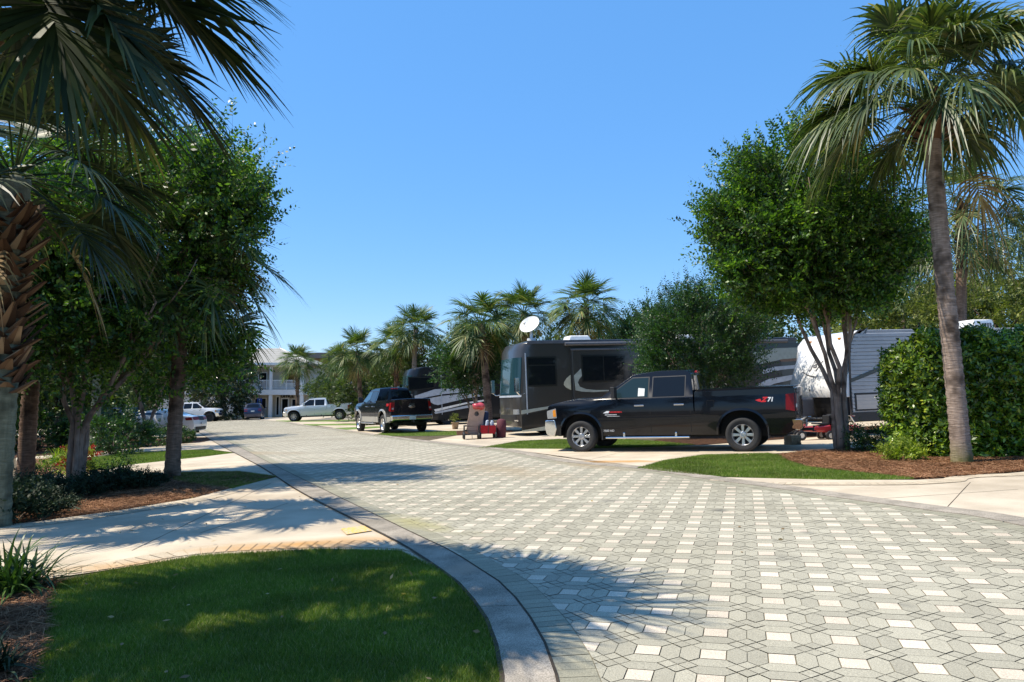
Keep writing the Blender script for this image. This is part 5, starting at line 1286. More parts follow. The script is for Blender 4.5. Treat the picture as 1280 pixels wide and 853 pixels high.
def deco1(t, sd, strip, H, L):
    sd('roof_band', [(-.45, H - .02), (-.5, H - .13), (-L, H - .13), (-L, H - .02)], M['roof_trim'], .03)
    fr = sd('window', [(-.42, 1.78), (-1.56, 1.78), (-1.56, 2.86), (-.42, 2.86)], M['black_band'], .010)
    sd('pane', [(-.48, 1.84), (-1.50, 1.84), (-1.50, 2.52), (-.48, 2.52)], M['glass'], .014, fr); sd('pane', [(-.48, 2.57), (-1.50, 2.57), (-1.50, 2.80), (-.48, 2.80)], M['glass'], .014, fr)
    # slide-out room
    bm = BM(); bx(bm, -7.4, -2.15, -.25, .10, 1.15, H - .38); fin('slide_out', bm, M['coach_grey'], t, None, .02)
    bm = BM(); bx(bm, -7.45, -2.10, .06, .125, H - .40, H - .33); fin('slide_trim', bm, M['roof_trim'], t, None, .01)
    fr = sd('window', [(-2.50, 1.88), (-4.25, 1.88), (-4.25, 2.88), (-2.50, 2.88)], M['black_band'], .112)
    sd('pane', [(-2.56, 1.94), (-3.36, 1.94), (-3.36, 2.82), (-2.56, 2.82)], M['glass'], .118, fr); sd('pane', [(-3.40, 1.94), (-4.19, 1.94), (-4.19, 2.82), (-3.40, 2.82)], M['glass'], .118, fr)
    sd('graphic', q1((530, 395), (505, 415), (488, 440), (486, 458), (500, 475), (530, 490)), M['beige_band'], .014)
    sd('graphic', q1((545, 400), (590, 356), (596, 400), (575, 425), (568, 445), (580, 470), (620, 485), (680, 490), (760, 490), (760, 497), (660, 503), (590, 500), (552, 492)), M['sage_band'], .108)
    sd('graphic', q1((215, 618), (400, 590), (620, 560), (620, 570), (400, 604), (215, 642)), M['sage_band'], .013)
    sd('graphic', q1((215, 650), (400, 612), (620, 580), (620, 690), (400, 704), (215, 740)), M['black_band'], .013)
    sd('graphic', q1((215, 744), (400, 710), (620, 694), (620, 728), (215, 752)), M['beige_band'], .011)
    # rear quarter swooshes
    sd('graphic', q8((560, 470), (1160, 500), (1160, 540), (560, 540)), M['black_band'], .012)
    for k, (pp, mt) in enumerate([([(820, 560), (870, 543), (960, 530), (1160, 522), (1160, 590), (1000, 600), (900, 622), (820, 640)], 'sage_band'), ([(990, 600), (1160, 585), (1160, 606), (1000, 614)], 'tan_band'), ([(880, 665), (960, 645), (1160, 628), (1160, 648), (1000, 664), (880, 690)], 'silver_band'),
                                  ([(840, 760), (920, 722), (1160, 680), (1160, 705), (950, 752), (860, 790)], 'silver_band'), ([(520, 800), (560, 735), (610, 690), (660, 665), (655, 690), (620, 720), (560, 790)], 'beige_band'), ([(560, 800), (610, 760), (660, 742), (650, 765), (610, 800)], 'beige_band')]):
        sd('graphic', q8(*pp), M[mt], .016)
    fr = sd('window', [(-8.0, 1.9), (-8.9, 1.9), (-8.9, 2.7), (-8.0, 2.7)], M['black_band'], .018); sd('pane', [(-8.05, 1.95), (-8.85, 1.95), (-8.85, 2.65), (-8.05, 2.65)], M['glass'], .022, fr)
    # silver A pillar line and entry mirror
    sd('pillar_trim', [(-.36, .6), (-.40, .6), (-.40, 3.0), (-.36, 3.0)], M['silver_band'], .008)
    for yv in (.0, -2.5):
        o = .34 if yv == 0 else -.34
        bm = BM(); tube(bm, [(-.30, yv, 1.55), (-.02, yv + o * .8, 1.50), (.10, yv + o, 1.60)], .022, 7); bx(bm, .03, .16, yv + o - .10, yv + o + .10, 1.60, 2.10); fin('side_mirror', bm, M['chrome'], t, 40, .03)
    # roof gear
    bm = BM(); tube(bm, [(-.75, -.35, H - .02), (-.75, -.35, H + .10)], .16, 16); tube(bm, [(-.75, -.35, H + .1), (-.75, -.35, H + .36)], .05, 10)
    ds = thing.__globals__['fin']('dish_mount', bm, M['white_plastic'], t, 40)
    mt = Matrix.Translation((-.70, -.35, H + .62)) @ Matrix.Rotation(math.radians(38), 4, 'Z') @ Matrix.Rotation(math.radians(58), 4, 'Y')
    bm = BM(); lathe(bm, [(.001, -.10), (.12, -.09), (.25, -.05), (.34, .0), (.36, .01), (.34, -.02), (.25, -.075), (.12, -.115), (.001, -.125)], 32, mt @ Matrix.Diagonal((1.0, 1.15, 1, 1))); fin('satellite_dish', bm, M['white_plastic'], t, 60)
    bm = BM(); tube(bm, [mt @ Vector((.30, 0, -.02)), mt @ Vector((.18, 0, .30))], .014, 6); bx(bm, -.04, .04, -.04, .04, -.03, .05, mt @ Matrix.Translation((.17, 0, .31))); fin('dish_arm', bm, M['white_plastic'], t)
    for ax, ay, l, w, hh in ((-2.9, -1.25, 1.0, .75, .24), (-7.6, -1.25, 1.0, .75, .24)):
        bm = BM(); vs = bx(bm, ax - l / 2, ax + l / 2, ay - w / 2, ay + w / 2, H, H + hh)
        for v in vs:
            if v.co.z > H + .1: v.co.x = ax + (v.co.x - ax) * .78; v.co.y = ay + (v.co.y - ay) * .8
        fin('air_conditioner', bm, M['white_plastic'], t, 30, .05, 3)
    bm = BM(); lathe(bm, [(.42, 0), (.42, .06), (.33, .20), (.18, .27), (.001, .29)], 24, Matrix.Translation((-10.2, -.9, H))); fin('satellite_dome', bm, M['white_plastic'], t, 40)
coach('charcoal motor coach with beige swoosh and a satellite dish on its roof', *R1, 12.0, 3.46, dict(paint='coach_grey', near=-1, deco=deco1, wheels=(-1.75, -9.2), awning='roof_trim', trim='silver_band'))
R2 = (-5.75, 42.0, math.radians(197)); sp2 = SidePlane(*R2)
def q2(*pts): return [sp2(430 + a / 6.095, 450 + b / 6.095) for a, b in pts]
def deco2(t, sd, strip, H, L):
    sd('graphic', q2((545, 275), (700, 225), (905, 210), (1100, 200), (1100, 270), (945, 292), (720, 345), (690, 338), (660, 318), (550, 312)), M['silver_band'], .013)
    sd('graphic', q2((600, 292), (760, 262), (1100, 232), (1100, 240), (760, 274), (600, 302)), M['coach_dark'], .018)
    sd('graphic', q2((690, 378), (930, 325), (1100, 300), (1100, 312), (930, 338), (700, 396)), M['white_plastic'], .014)
    sd('graphic', q2((690, 400), (930, 350), (1100, 330), (1100, 345), (930, 368), (700, 412)), M['silver_band'], .014)
    fr = sd('window', q2((500, 130), (700, 130), (700, 215), (500, 240)), M['black_band'], .012); sd('pane', q2((508, 138), (694, 138), (694, 208), (508, 230)), M['glass'], .016, fr)
    bm = BM(); tube(bm, [(-1.9, .12, .6), (-1.9, .10, H - .1)], .02, 6); fin('awning_arm', bm, M['silver_band'], t)
    for yv in (.0, -2.5):
        o = .34 if yv == 0 else -.34
        bm = BM(); tube(bm, [(-.30, yv, 1.75), (.10, yv + o, 1.80)], .022, 7); bx(bm, .03, .16, yv + o - .10, yv + o + .10, 1.80, 2.30); fin('side_mirror', bm, M['chrome'], t, 40, .03)
    bm = BM(); vs = bx(bm, -3.4, -2.4, -1.6, -.9, H, H + .22); fin('air_conditioner', bm, M['coach_dark'], t, 30, .05, 3)
coach('black motor coach with a silver swoosh behind the lifted black pickup', *R2, 11.0, 3.30, dict(paint='coach_dark', near=-1, deco=deco2, wheels=(-2.3, -8.4)))
R4 = (-9.4, 60.0, math.radians(195)); sp4 = SidePlane(*R4)
def deco4(t, sd, strip, H, L):
    sd('roof_band', [(-.4, H - .02), (-.4, H - .18), (-L, H - .18), (-L, H - .02)], M['white_plastic'], .02)
    for a in (-1.0, -3.4, -5.6): fr = sd('window', [(a, 1.7), (a - 1.4, 1.7), (a - 1.4, 2.5), (a, 2.5)], M['black_band'], .012); sd('pane', [(a - .06, 1.76), (a - 1.34, 1.76), (a - 1.34, 2.44), (a - .06, 2.44)], M['glass'], .016, fr)
coach('distant dark motor coach with a white roof edge behind the shaggy palm', *R4, 8.0, 3.1, dict(paint='coach_dark', near=-1, deco=deco4, wheels=(-1.9, -6.2)))

# ------------------------------------------------------------------ travel trailer
M['trailer_white'] = plain('gelcoat_white', (.80, .80, .80), .3, 0, .03, coat=.6)
def corrugated():
    m, nt, b = new_mat('trailer_siding'); tc = nt.nodes.new('ShaderNodeTexCoord')
    w = nt.nodes.new('ShaderNodeTexWave'); w.bands_direction = 'Z'; w.inputs['Scale'].default_value = 3.2; w.inputs['Distortion'].default_value = 0; w.wave_profile = 'SAW'
    nt.links.new(tc.outputs['Object'], w.inputs[0]); bump(nt, b, w.outputs['Fac'], .8, .02)
    nt.links.new(ramp(nt, noise(nt, 2), [(.3, (.42, .43, .45)), (.7, (.50, .51, .53))]), b.inputs['Base Color']); b.inputs['Roughness'].default_value = .35; return m
M['siding'] = corrugated()
t = thing('travel_trailer', 'white travel trailer with a sloping fibreglass nose behind the crape myrtle and hedge', 'trailer')
Wt, Lt, Ht = 2.44, 9.0, 2.98
def prism(name, prof, y0, y1, mat, bev=.0, sm=None, parent=None, n=1):
    bm = BM(); rings = [[bm.verts.new((a, y0 + (y1 - y0) * k / n, b)) for a, b in prof] for k in range(n + 1)]
    for r0, r1 in zip(rings, rings[1:]):
        for k in range(len(prof)): bm.faces.new((r0[k], r0[(k + 1) % len(prof)], r1[(k + 1) % len(prof)], r1[k]))
    bm.faces.new(rings[0]); bm.faces.new(rings[-1][::-1]); return fin(name, bm, mat, parent or t, sm, bev)
prism('body', [(-Lt, .42), (-Lt, Ht), (-.82, Ht), (-.55, Ht - .09), (-.34, Ht - .32), (-.26, 2.2), (-.20, 1.1), (-.20, .42)], -.02, -Wt + .02, M['siding'], .02)
# nose cap, rounded in plan
bm = BM(); rings = []
for k in range(13):
    tt = k / 12; e = abs(tt * 2 - 1); bk = .16 * (1 - math.sqrt(max(0, 1 - max(0, (e - .55) / .45) ** 2.5))); yv = -Wt * tt
    rings.append([bm.verts.new((px - (bk if fr else 0), yv, pz)) for px, pz, fr in [(-.80, Ht + .012, 0), (-.50, Ht - .07, 1), (-.30, Ht - .34, 1), (-.02, 2.1, 1), (.22, 1.42, 1), (.22, 1.25, 1), (.16, 1.10, 1), (-.19, 1.10, 0), (-.25, 2.2, 0), (-.33, Ht - .30, 0), (-.54, Ht - .08, 0)]])
for r0, r1 in zip(rings, rings[1:]):
    for k in range(11): bm.faces.new((r0[k], r0[(k + 1) % 11], r1[(k + 1) % 11], r1[k]))
bm.faces.new(rings[0]); bm.faces.new(rings[-1][::-1]); nose = fin('nose_cap', bm, M['trailer_white'], t, 45, .02)
prism('lower_front', [(-.19, .50), (-.19, 1.09), (.12, 1.09), (.02, .80), (-.05, .50)], -.05, -Wt + .05, M['blackplastic'], .02)
# black piping along the corner
bm = BM(); pp = [(-.19, .012, .5), (-.19, .012, 1.1), (-.24, .012, 2.2), (-.30, .012, 2.6), (-.42, .012, 2.84), (-.62, .012, 2.97), (-.85, .012, Ht - .01), (-Lt, .012, Ht - .01)]; tube(bm, pp, .024, 6); fin('edge_trim', bm, M['blackplastic'], t, 60)
def tsd(name, poly, mat, off=.012, parent=t):
    bm = BM(); A = [bm.verts.new((a, off, b)) for a, b in poly]; B = [bm.verts.new((a, off - .03, b)) for a, b in poly]
    bm.faces.new(A); bm.faces.new(B[::-1])
    for i in range(len(poly)): bm.faces.new((A[i], A[(i + 1) % len(poly)], B[(i + 1) % len(poly)], B[i]))
    return fin(name, bm, mat, parent)
tsd('graphic', [(-.22, 1.60), (-1.6, 2.05), (-3.2, 2.2), (-3.2, 2.12), (-1.7, 1.95), (-.22, 1.50)], M['black_band'], .018)
zz_ = np.arange(.68, 2.86, .105); bm = BM()
for k, z_ in enumerate(zz_):
    a_ = [bm.verts.new((x_, o_, z__)) for x_ in (-.30 if z_ > 2.3 else -.24, -Lt) for o_, z__ in ((.014, z_), (.002, z_ + .09), (-.012, z_ + .104))]
    bm.faces.new((a_[0], a_[1], a_[4], a_[3])); bm.faces.new((a_[1], a_[2], a_[5], a_[4]))
    lo2 = [bm.verts.new((x_, -.012, z_ - .001)) for x_ in (-.30 if z_ > 2.3 else -.24, -Lt)]; bm.faces.new((lo2[0], a_[0], a_[3], lo2[1]))
fin('siding', bm, M['siding'], t)
tsd('skirt', [(-.20, .42), (-Lt, .42), (-Lt, .66), (-.20, .66)], M['blackplastic'], .006)
fr = tsd('storage_door', [(-.32, .70), (-1.30, .70), (-1.30, 1.20), (-.32, 1.20)], M['blackplastic'], .020); tsd('door_panel', [(-.37, .75), (-1.25, .75), (-1.25, 1.15), (-.37, 1.15)], M['siding'], .025, fr)
for a in (-2.6, -5.6): fr = tsd('window', [(a, 1.5), (a - 1.1, 1.5), (a - 1.1, 2.2), (a, 2.2)], M['black_band'], .020); tsd('pane', [(a - .06, 1.56), (a - 1.04, 1.56), (a - 1.04, 2.14), (a - .06, 2.14)], M['glass'], .025, fr)
bm = BM(); vs = bx(bm, -6.4, -5.55, -1.65, -.95, Ht + .01, Ht + .36)
for v in vs:
    if v.co.z > Ht + .1: v.co.x = -5.97 + (v.co.x + 5.97) * .88; v.co.y = -1.3 + (v.co.y + 1.3) * .88
ac = fin('air_conditioner', bm, M['white_plastic'], t, 30, .05, 3)
bm = BM()
for k in range(4): bx(bm, -6.25 + k * .1, -6.18 + k * .1, -.968, -.958, Ht + .08, Ht + .24)
fin('grille', bm, M['roof_trim'], ac)
bm = BM(); tube(bm, [(-4.8, -1.2, Ht), (-4.8, -1.2, Ht + .14)], .18, 14); fin('roof_vent', bm, M['white_plastic'], t, 40)
# tongue, jack, gas bottle cover
bm = BM(); tube(bm, [(-.2, -.35, .50), (1.25, -1.22, .50)], .05, 4); tube(bm, [(-.2, -2.09, .50), (1.25, -1.22, .50)], .05, 4); tube(bm, [(1.2, -1.22, .52), (1.42, -1.22, .52)], .06, 8); fin('tongue', bm, M['blackplastic'], t)
bm = BM(); tube(bm, [(1.0, -1.22, .04), (1.0, -1.22, .95)], .035, 8); bx(bm, .9, 1.1, -1.32, -1.12, 0.0, .03); bx(bm, .94, 1.06, -1.30, -1.14, .9, 1.08); fin('tongue_jack', bm, M['blackplastic'], t)
bm = BM(); vs = bx(bm, .28, .80, -1.52, -.92, .55, 1.12); fin('gas_bottle_cover', bm, M['roof_trim'], t, 30, .09, 4)
for s, yv in ((1, -.18), (-1, -Wt + .18)):
    for xx in (-4.3, -5.15): wheel(t, xx, yv, .34, .2, .6, 6, 'alloy', s)
bm = BM(); bx(bm, -Lt + .2, -.2, -Wt + .35, -.35, .38, .50); fin('chassis', bm, M['under'], t)
# maker's lettering and swoosh on the nose
def nose_pt(yv, z):
    xx = np.interp(z, [1.25, 1.42, 2.1, Ht - .34], [.22, .22, -.02, -.30]); e = abs(-yv / Wt * 2 - 1)
    return xx - .16 * (1 - math.sqrt(max(0, 1 - max(0, (e - .55) / .45) ** 2.5)))
me = text_mesh('Jay', .42, .003, .25, .004); o = link('lettering', me, M['roof_trim'], t)
for v in me.vertices: yv = -1.15 + v.co.x; zz = 2.10 + v.co.y; v.co = Vector((nose_pt(yv, zz) + .008 + v.co.z, yv, zz))
me = text_mesh('Flight', .20, .003, .25); o = link('lettering', me, M['silver_band'], t)
for v in me.vertices: yv = -.85 + v.co.x; zz = 1.70 + v.co.y; v.co = Vector((nose_pt(yv, zz) + .008 + v.co.z, yv, zz))
bm = BM(); up, lo_ = [], []
for k in range(13):
    s = k / 12; yv = -1.75 + 1.2 * s; zz = 1.86 - .18 * math.sin(PI * s * .8) + .02; th = .05 * math.sin(PI * min(1, s + .08))
    up.append(bm.verts.new((nose_pt(yv, zz) + .008, yv, zz + th / 2))); lo_.append(bm.verts.new((nose_pt(yv, zz) + .008, yv, zz - th / 2)))
for k in range(12): bm.faces.new((up[k], up[k + 1], lo_[k + 1], lo_[k]))
fin('emblem', bm, M['roof_trim'], t)
for yv in (-.25, -1.22, -2.2):
    bm = BM(); bx(bm, nose_pt(yv, 1.32) - .01, nose_pt(yv, 1.32) + .02, yv - .03, yv + .03, 1.31, 1.35); fin('marker_lamp', bm, M['roof_trim'], t)
for yv in (-.55, -1.9):
    bm = BM(); bx(bm, -.42, -.36, yv - .05, yv + .05, Ht - .22, Ht - .17); fin('marker_lamp', bm, M['lamp_amber'], t)
slope_basis(t, 9.3, 21.0, math.radians(194))

# ------------------------------------------------------------------ small things on the right lots
M['wood'] = bark('weathered_wood', (.26, .18, .11), (.48, .36, .24), 1, .5)
M['red_metal'] = paint('red_enamel', (.50, .015, .02)); M['red_cloth'] = plain('red_cloth', (.45, .012, .018), .8); M['navy_cloth'] = plain('navy_cloth', (.02, .03, .07), .8); M['maroon'] = plain('maroon_cloth', (.10, .02, .03), .8)
x, y = P(991, 559); y += .6
b = thing('wood_block', 'square wooden block on the driveway under the trailer tongue', 'block', (x + .22, y, gz(x)), .3); bm = BM(); bx(bm, -.15, .15, -.14, .14, 0, .085); bx(bm, -.14, .15, -.13, .15, .088, .17); bx(bm, -.15, .14, -.15, .13, .173, .255); fin('timbers', bm, M['wood'], b, None, .006)
def small_wheel(parent, x, y, r, w, mat_t, mat_r, axis='Y'):
    m_ = Matrix.Translation((x, y, r)) @ Matrix.Rotation(PI / 2, 4, 'X'); bm = BM(); lathe(bm, [(r * .55, -w / 2), (r * .9, -w / 2), (r, -w * .3), (r, w * .3), (r * .9, w / 2), (r * .55, w / 2)], 20, m_, True); o = fin('wheel', bm, mat_t, parent, 50)
    bm = BM(); lathe(bm, [(.001, -w * .35), (r * .57, -w * .3), (r * .57, w * .3), (.001, w * .35)], 16, m_); fin('rim', bm, mat_r, o, 50)
def red_cart(lab, x, y, rz):
    t = thing('pedal_cart', lab, 'cart', (x, y, gz(x)), rz, 'red carts under the trailer nose')
    bm = BM(); vs = bx(bm, -.42, .35, -.18, .18, .20, .42)
    for v in vs:
        if v.co.x > .3: v.co.z = .24 + (v.co.z - .2) * .5; v.co.y *= .6
    fin('body', bm, M['red_metal'], t, 40, .05, 3)
    bm = BM(); bx(bm, -.36, -.02, -.15, .15, .42, .46); bx(bm, -.42, -.36, -.15, .15, .42, .66); fin('seat', bm, M['blackplastic'], t, 40, .015)
    bm = BM(); tube(bm, [(.42, 0, .16), (.22, 0, .50), (.15, 0, .62)], .014, 6); tube(bm, [(.15, -.16, .62), (.15, .16, .62)], .014, 6); fin('handlebar', bm, M['chrome'], t)
    for xx, yy_ in ((-.36, .22), (-.36, -.22), (.40, .10), (.40, -.10)): small_wheel(t, xx, yy_, .13, .05, M['blackplastic'], M['white_plastic'])
    return t
rc = red_cart('red wheeled cart just behind the black pickup tailgate', 8.05, 20.2, math.radians(190))
dup(rc, 'red wheeled cart beside the multiple trunks, under the trailer nose', (8.95, 20.3, gz(8.95)), math.radians(15), (1.1, 1.1, 1.0))
x, y = P(604, 549)
wg = thing('folding_wagon', 'red fabric folding wagon loaded with beach gear in front of the coach', 'wagon', (x + .13, y + .25, gz(x)), math.radians(97))
bm = BM()
for yy_ in (-.26, .26): bx(bm, -.40, .40, yy_ - .008, yy_ + .008, .20, .48)
for xx in (-.40, .40): bx(bm, xx - .008, xx + .008, -.268, .268, .20, .48)
bx(bm, -.40, .40, -.26, .26, .19, .205); fin('basket', bm, M['red_cloth'], wg)
bm = BM()
for yy_ in (-.28, .28):
    tube(bm, [(-.42, yy_, .18), (-.42, yy_, .50), (.42, yy_, .50), (.42, yy_, .18), (-.42, yy_, .18)], .012, 6); tube(bm, [(-.42, yy_, .18), (.42, yy_, .50)], .008, 5)
fin('frame', bm, M['blackplastic'], wg)
bm = BM(); tube(bm, [(-.42, 0, .2), (-.72, 0, .55), (-.74, 0, .62)], .012, 6); tube(bm, [(-.74, -.07, .62), (-.74, .07, .62)], .012, 6); fin('handle', bm, M['blackplastic'], wg)
for xx in (-.36, .36):
    for yy_ in (-.27, .27): small_wheel(wg, xx, yy_, .13, .06, M['tyre'], M['blackplastic'])
w2 = thing('utility_cart', 'black mesh cart left of the red wagon', 'cart', (x - .42, y, gz(x)), math.radians(97))
bm = BM()
for z_ in (.16, .30, .46):
    tube(bm, [(-.30, -.25, z_), (.30, -.25, z_), (.30, .25, z_), (-.30, .25, z_), (-.30, -.25, z_)], .016, 5)
for a in np.linspace(-.30, .30, 9):
    for yy_ in (-.25, .25): tube(bm, [(a, yy_, .16), (a, yy_, .46)], .009, 4)
fin('mesh_sides', bm, M['blackplastic'], w2); bm = BM(); bx(bm, -.30, .30, -.25, .25, .15, .165); fin('deck', bm, M['blackplastic'], w2)
bm = BM(); tube(bm, [(-.30, 0, .2), (-.48, 0, .08), (-.5, 0, .05)], .012, 6); fin('handle', bm, M['blackplastic'], w2)
for xx in (-.24, .24):
    for yy_ in (-.26, .26): small_wheel(w2, xx, yy_, .12, .06, M['tyre'], M['blackplastic'])
def board():
    t = thing('game_board', 'tan beanbag toss board with a round hole leaning up in the black cart', 'game board', (x - .36, y + .05, gz(x) + .17), math.radians(10))
    t.rotation_euler = (math.radians(0), math.radians(10), math.radians(12)); bm = BM(); n = 24; cx0, cz0, r = 0, .72, .085
    W_, H_ = .27, 1.0
    ring = [(cx0 + r * math.cos(2 * PI * k / n), cz0 + r * math.sin(2 * PI * k / n)) for k in range(n)]
    def sq(a):
        c_, s_ = math.cos(a), math.sin(a); k_ = min(W_ / abs(c_) if abs(c_) > 1e-6 else 9, (H_ - cz0) / s_ if s_ > 1e-6 else (cz0 / -s_ if s_ < -1e-6 else 9)); return (cx0 + c_ * k_, cz0 + s_ * k_)
    outer = [sq(2 * PI * k / n) for k in range(n)]
    lay = [[bm.verts.new((a, yv, b)) for a, b in ps] for yv in (-.012, .012) for ps in (ring, outer)]
    for k in range(n):
        j = (k + 1) % n
        bm.faces.new((lay[0][k], lay[0][j], lay[1][j], lay[1][k])); bm.faces.new((lay[2][k], lay[2][j], lay[3][j], lay[3][k])); bm.faces.new((lay[0][k], lay[0][j], lay[2][j], lay[2][k])); bm.faces.new((lay[1][k], lay[1][j], lay[3][j], lay[3][k]))
    fin('panel', bm, M['tanwood'], t); bm = BM(); bx(bm, -.25, -.22, .013, .08, .05, .95); bx(bm, .22, .25, .013, .08, .05, .95); fin('side_rail', bm, M['blackplastic'], t)
M['tanwood'] = plain('tan_board', (.52, .33, .23), .6)
board()
bm = BM(); bmesh.ops.create_icosphere(bm, subdivisions=3, radius=1)
rg = np.random.RandomState(4)
for v in bm.verts: v.co = Vector((v.co.x * .23, v.co.y * .15, v.co.z * .13)) * (1 + .16 * math.sin(v.co.x * 5 + v.co.y * 3) + rg.uniform(-.04, .04))
o = fin('beach_bag', bm, M['red_metal'], None, 60); o.location = (x - .16, y + .12, gz(x) + 1.14); tag(o, 'crumpled red bag on top of the tan game board', 'bag')
def chair_bag(lab, dx, dy, hh, r, mat, name='chair_bag', cat='bag', z0=.2, tilt=.1):
    bm = BM(); lathe(bm, [(.001, 0), (r * .8, .01), (r, .05), (r * 1.03, hh * .5), (r * .95, hh - .06), (r * .5, hh - .01), (.001, hh)], 14)
    o = fin(name, bm, mat, None, 60); o.location = (x + dx, y + dy, gz(x) + z0); o.rotation_euler = (0, tilt, 0); tag(o, lab, cat)
    return o
chair_bag('navy folding chair bag standing in the red wagon beside the board', .02, .30, .78, .10, M['navy_cloth'])
chair_bag('grey canister in the red wagon, next to the navy bag', .14, .02, .46, .075, M['silver_band'], 'canister', 'canister', .21, 0)
chair_bag('grey canister in the red wagon, nearest the coach', .30, .04, .45, .075, M['silver_band'], 'canister', 'canister', .21, 0)
chair_bag('maroon duffel bag standing between the wagon and the coach', .62, .25, .70, .17, M['maroon'], 'duffel_bag', 'bag', .0, .03)
xp, yp = P(569, 537); pt = thing('plant_pot', 'brown plant pot with a small green plant left of the wagon', 'plant pot', (xp, yp, gz(xp)))
bm = BM(); lathe(bm, [(.001, 0), (.13, 0), (.17, .30), (.19, .31), (.19, .34), (.16, .34), (.15, .28), (.001, .28)], 18); fin('pot', bm, M['wood'], pt, 50)
q, p, sd, L = sprays((0, 0, .45), (.25, .25, .18), 70, 10, .15, .06, 4, clump=8); nm('foliage', q, M['olive'], pt)

# ------------------------------------------------------------------ office and the building behind it
M['stucco'] = plain('beige_stucco', (.46, .42, .34), .9, 0, .06, 2, bmp=.2); M['trim_white'] = plain('white_trim', (.74, .74, .72), .6, 0, .05); M['dark_door'] = glass('dark_door_glass', (.01, .012, .014), .1)
def roofmat():
    m, nt, b = new_mat('grey_roof_tiles'); tc = nt.nodes.new('ShaderNodeTexCoord'); w = nt.nodes.new('ShaderNodeTexWave'); w.bands_direction = 'Z'; w.inputs['Scale'].default_value = 1.1; w.wave_profile = 'SAW'; w.inputs['Distortion'].default_value = .1
    nt.links.new(tc.outputs['Object'], w.inputs[0]); c = mixc(nt, w.outputs['Fac'], (.25, .24, .215), (.37, .355, .32)); c = mixc(nt, 1.0, c, ramp(nt, noise(nt, 3, 5), [(.3, (.85, .85, .85)), (.7, (1.1, 1.1, 1.1))]), 'MULTIPLY')
    nt.links.new(c, b.inputs['Base Color']); bump(nt, b, w.outputs['Fac'], 1, .08); b.inputs['Roughness'].default_value = .8; return m
M['roof'] = roofmat()
of = thing('office_building', 'two storey beige office with white gallery posts and railings under a grey hip roof', 'building', (-29.6, 92.0, gz(-29.6)))
def ob(name, mat, *boxes, parent=of, bev=0.0):
    bm = BM()
    for b_ in boxes: bx(bm, *b_)
    return fin(name, bm, M[mat], parent, None, bev)
ob('wall', 'stucco', (-14, 4.4, 1.8, 12, -.3, 6.45)); ob('wall', 'trim_white', (-14, -2.7, .2, 1.79, -.3, 2.75))
ob('floor_band', 'trim_white', (-14, 4.5, -.05, 1.8, 2.76, 3.42)); ob('gallery_ceiling', 'trim_white', (-14, 4.45, .02, 1.79, 6.22, 6.45))
for cxp in (-6.6, -2.6, .1, 3.9):
    ob('post', 'trim_white', (cxp - .19, cxp + .19, 0, .34, -.3, 2.74)); ob('post', 'trim_white', (cxp - .16, cxp + .16, .02, .32, 3.43, 6.2))
for a, b_ in ((-6.4, -2.8), (-2.4, -.08), (.28, 3.72)):
    bm = BM(); bx(bm, a, b_, .12, .20, 4.50, 4.58); bx(bm, a, b_, .13, .19, 3.55, 3.61)
    for k in np.arange(a + .08, b_, .15): bx(bm, k - .025, k + .025, .14, .18, 3.6, 4.51)
    fin('railing', bm, M['trim_white'], of)
    ob('railing_back', 'trim_white', ((a + b_) / 2 - .04, (a + b_) / 2 + .04, .12, .20, 3.43, 4.62))
def opening(x0, x1, z0, z1, mat='dark_door', nm_='window', fw=.10, yv=1.8):
    f = ob(nm_ if nm_ == 'door' else 'window', 'trim_white', (x0 - fw, x1 + fw, yv - .05, yv - .004, z0 - (fw if nm_ == 'window' else 0), z1 + fw)); ob('pane', mat, (x0, x1, yv - .07, yv - .045, z0, z1), parent=f)
opening(.35, .62, .3, 2.5); opening(1.05, 1.75, .02, 2.25, nm_='door', fw=.14); opening(2.3, 2.95, 1.0, 2.2); opening(-2.3, -1.0, 1.1, 2.3)
opening(-1.9, -1.0, 3.5, 5.5, 'glass', 'door'); opening(1.3, 2.5, 4.2, 5.5); opening(-5.6, -4.4, 4.0, 5.5); opening(-8.9, -7.6, 4.0, 5.5)
me = text_mesh('OFFICE', .50, .02, 0, .02); o = link('sign_lettering', me, M['gap'], of)
for v in me.vertices: v.co = Vector((1.65 + v.co.x, 1.74 - v.co.z, 2.60 + v.co.y))
bm = BM(); E_, R_ = 6.42, 8.85
pts = [(-15, -.6, E_), (5.1, -.6, E_), (5.1, 12.6, E_), (-15, 12.6, E_)]; A = [bm.verts.new(p_) for p_ in pts]; B = [bm.verts.new((p_[0], p_[1], p_[2] + .22)) for p_ in pts]; r0 = bm.verts.new((-9.5, 6, R_)); r1 = bm.verts.new((-.7, 6, R_))
bm.faces.new(A[::-1]); [bm.faces.new((A[k], A[(k + 1) % 4], B[(k + 1) % 4], B[k])) for k in range(4)]
bm.faces.new((B[0], B[1], r1, r0)); bm.faces.new((B[1], B[2], r1)); bm.faces.new((B[2], B[3], r0, r1)); bm.faces.new((B[3], B[0], r0)); rf = fin('roof', bm, M['roof'], of)
ob('fascia', 'trim_white', (-15.04, 5.14, -.66, -.61, E_ - .05, E_ + .26), parent=rf); bm = BM(); bmesh.ops.create_uvsphere(bm, u_segments=8, v_segments=6, radius=.12, matrix=Matrix.Translation((-.7, 6, R_ + .1))); tube(bm, [(-.7, 6, R_), (5.1, -.6, E_ + .24)], .10, 6); fin('ridge_cap', bm, M['trim_white'], rf)
M['blue_sign'] = plain('blue_sign', (.03, .08, .42), .4)
sg_ = thing('parking_sign', 'blue accessible parking sign on a post before the office, behind the blue car', 'sign', (*at(324, 522, 87)[:2], gz(-29.2)))
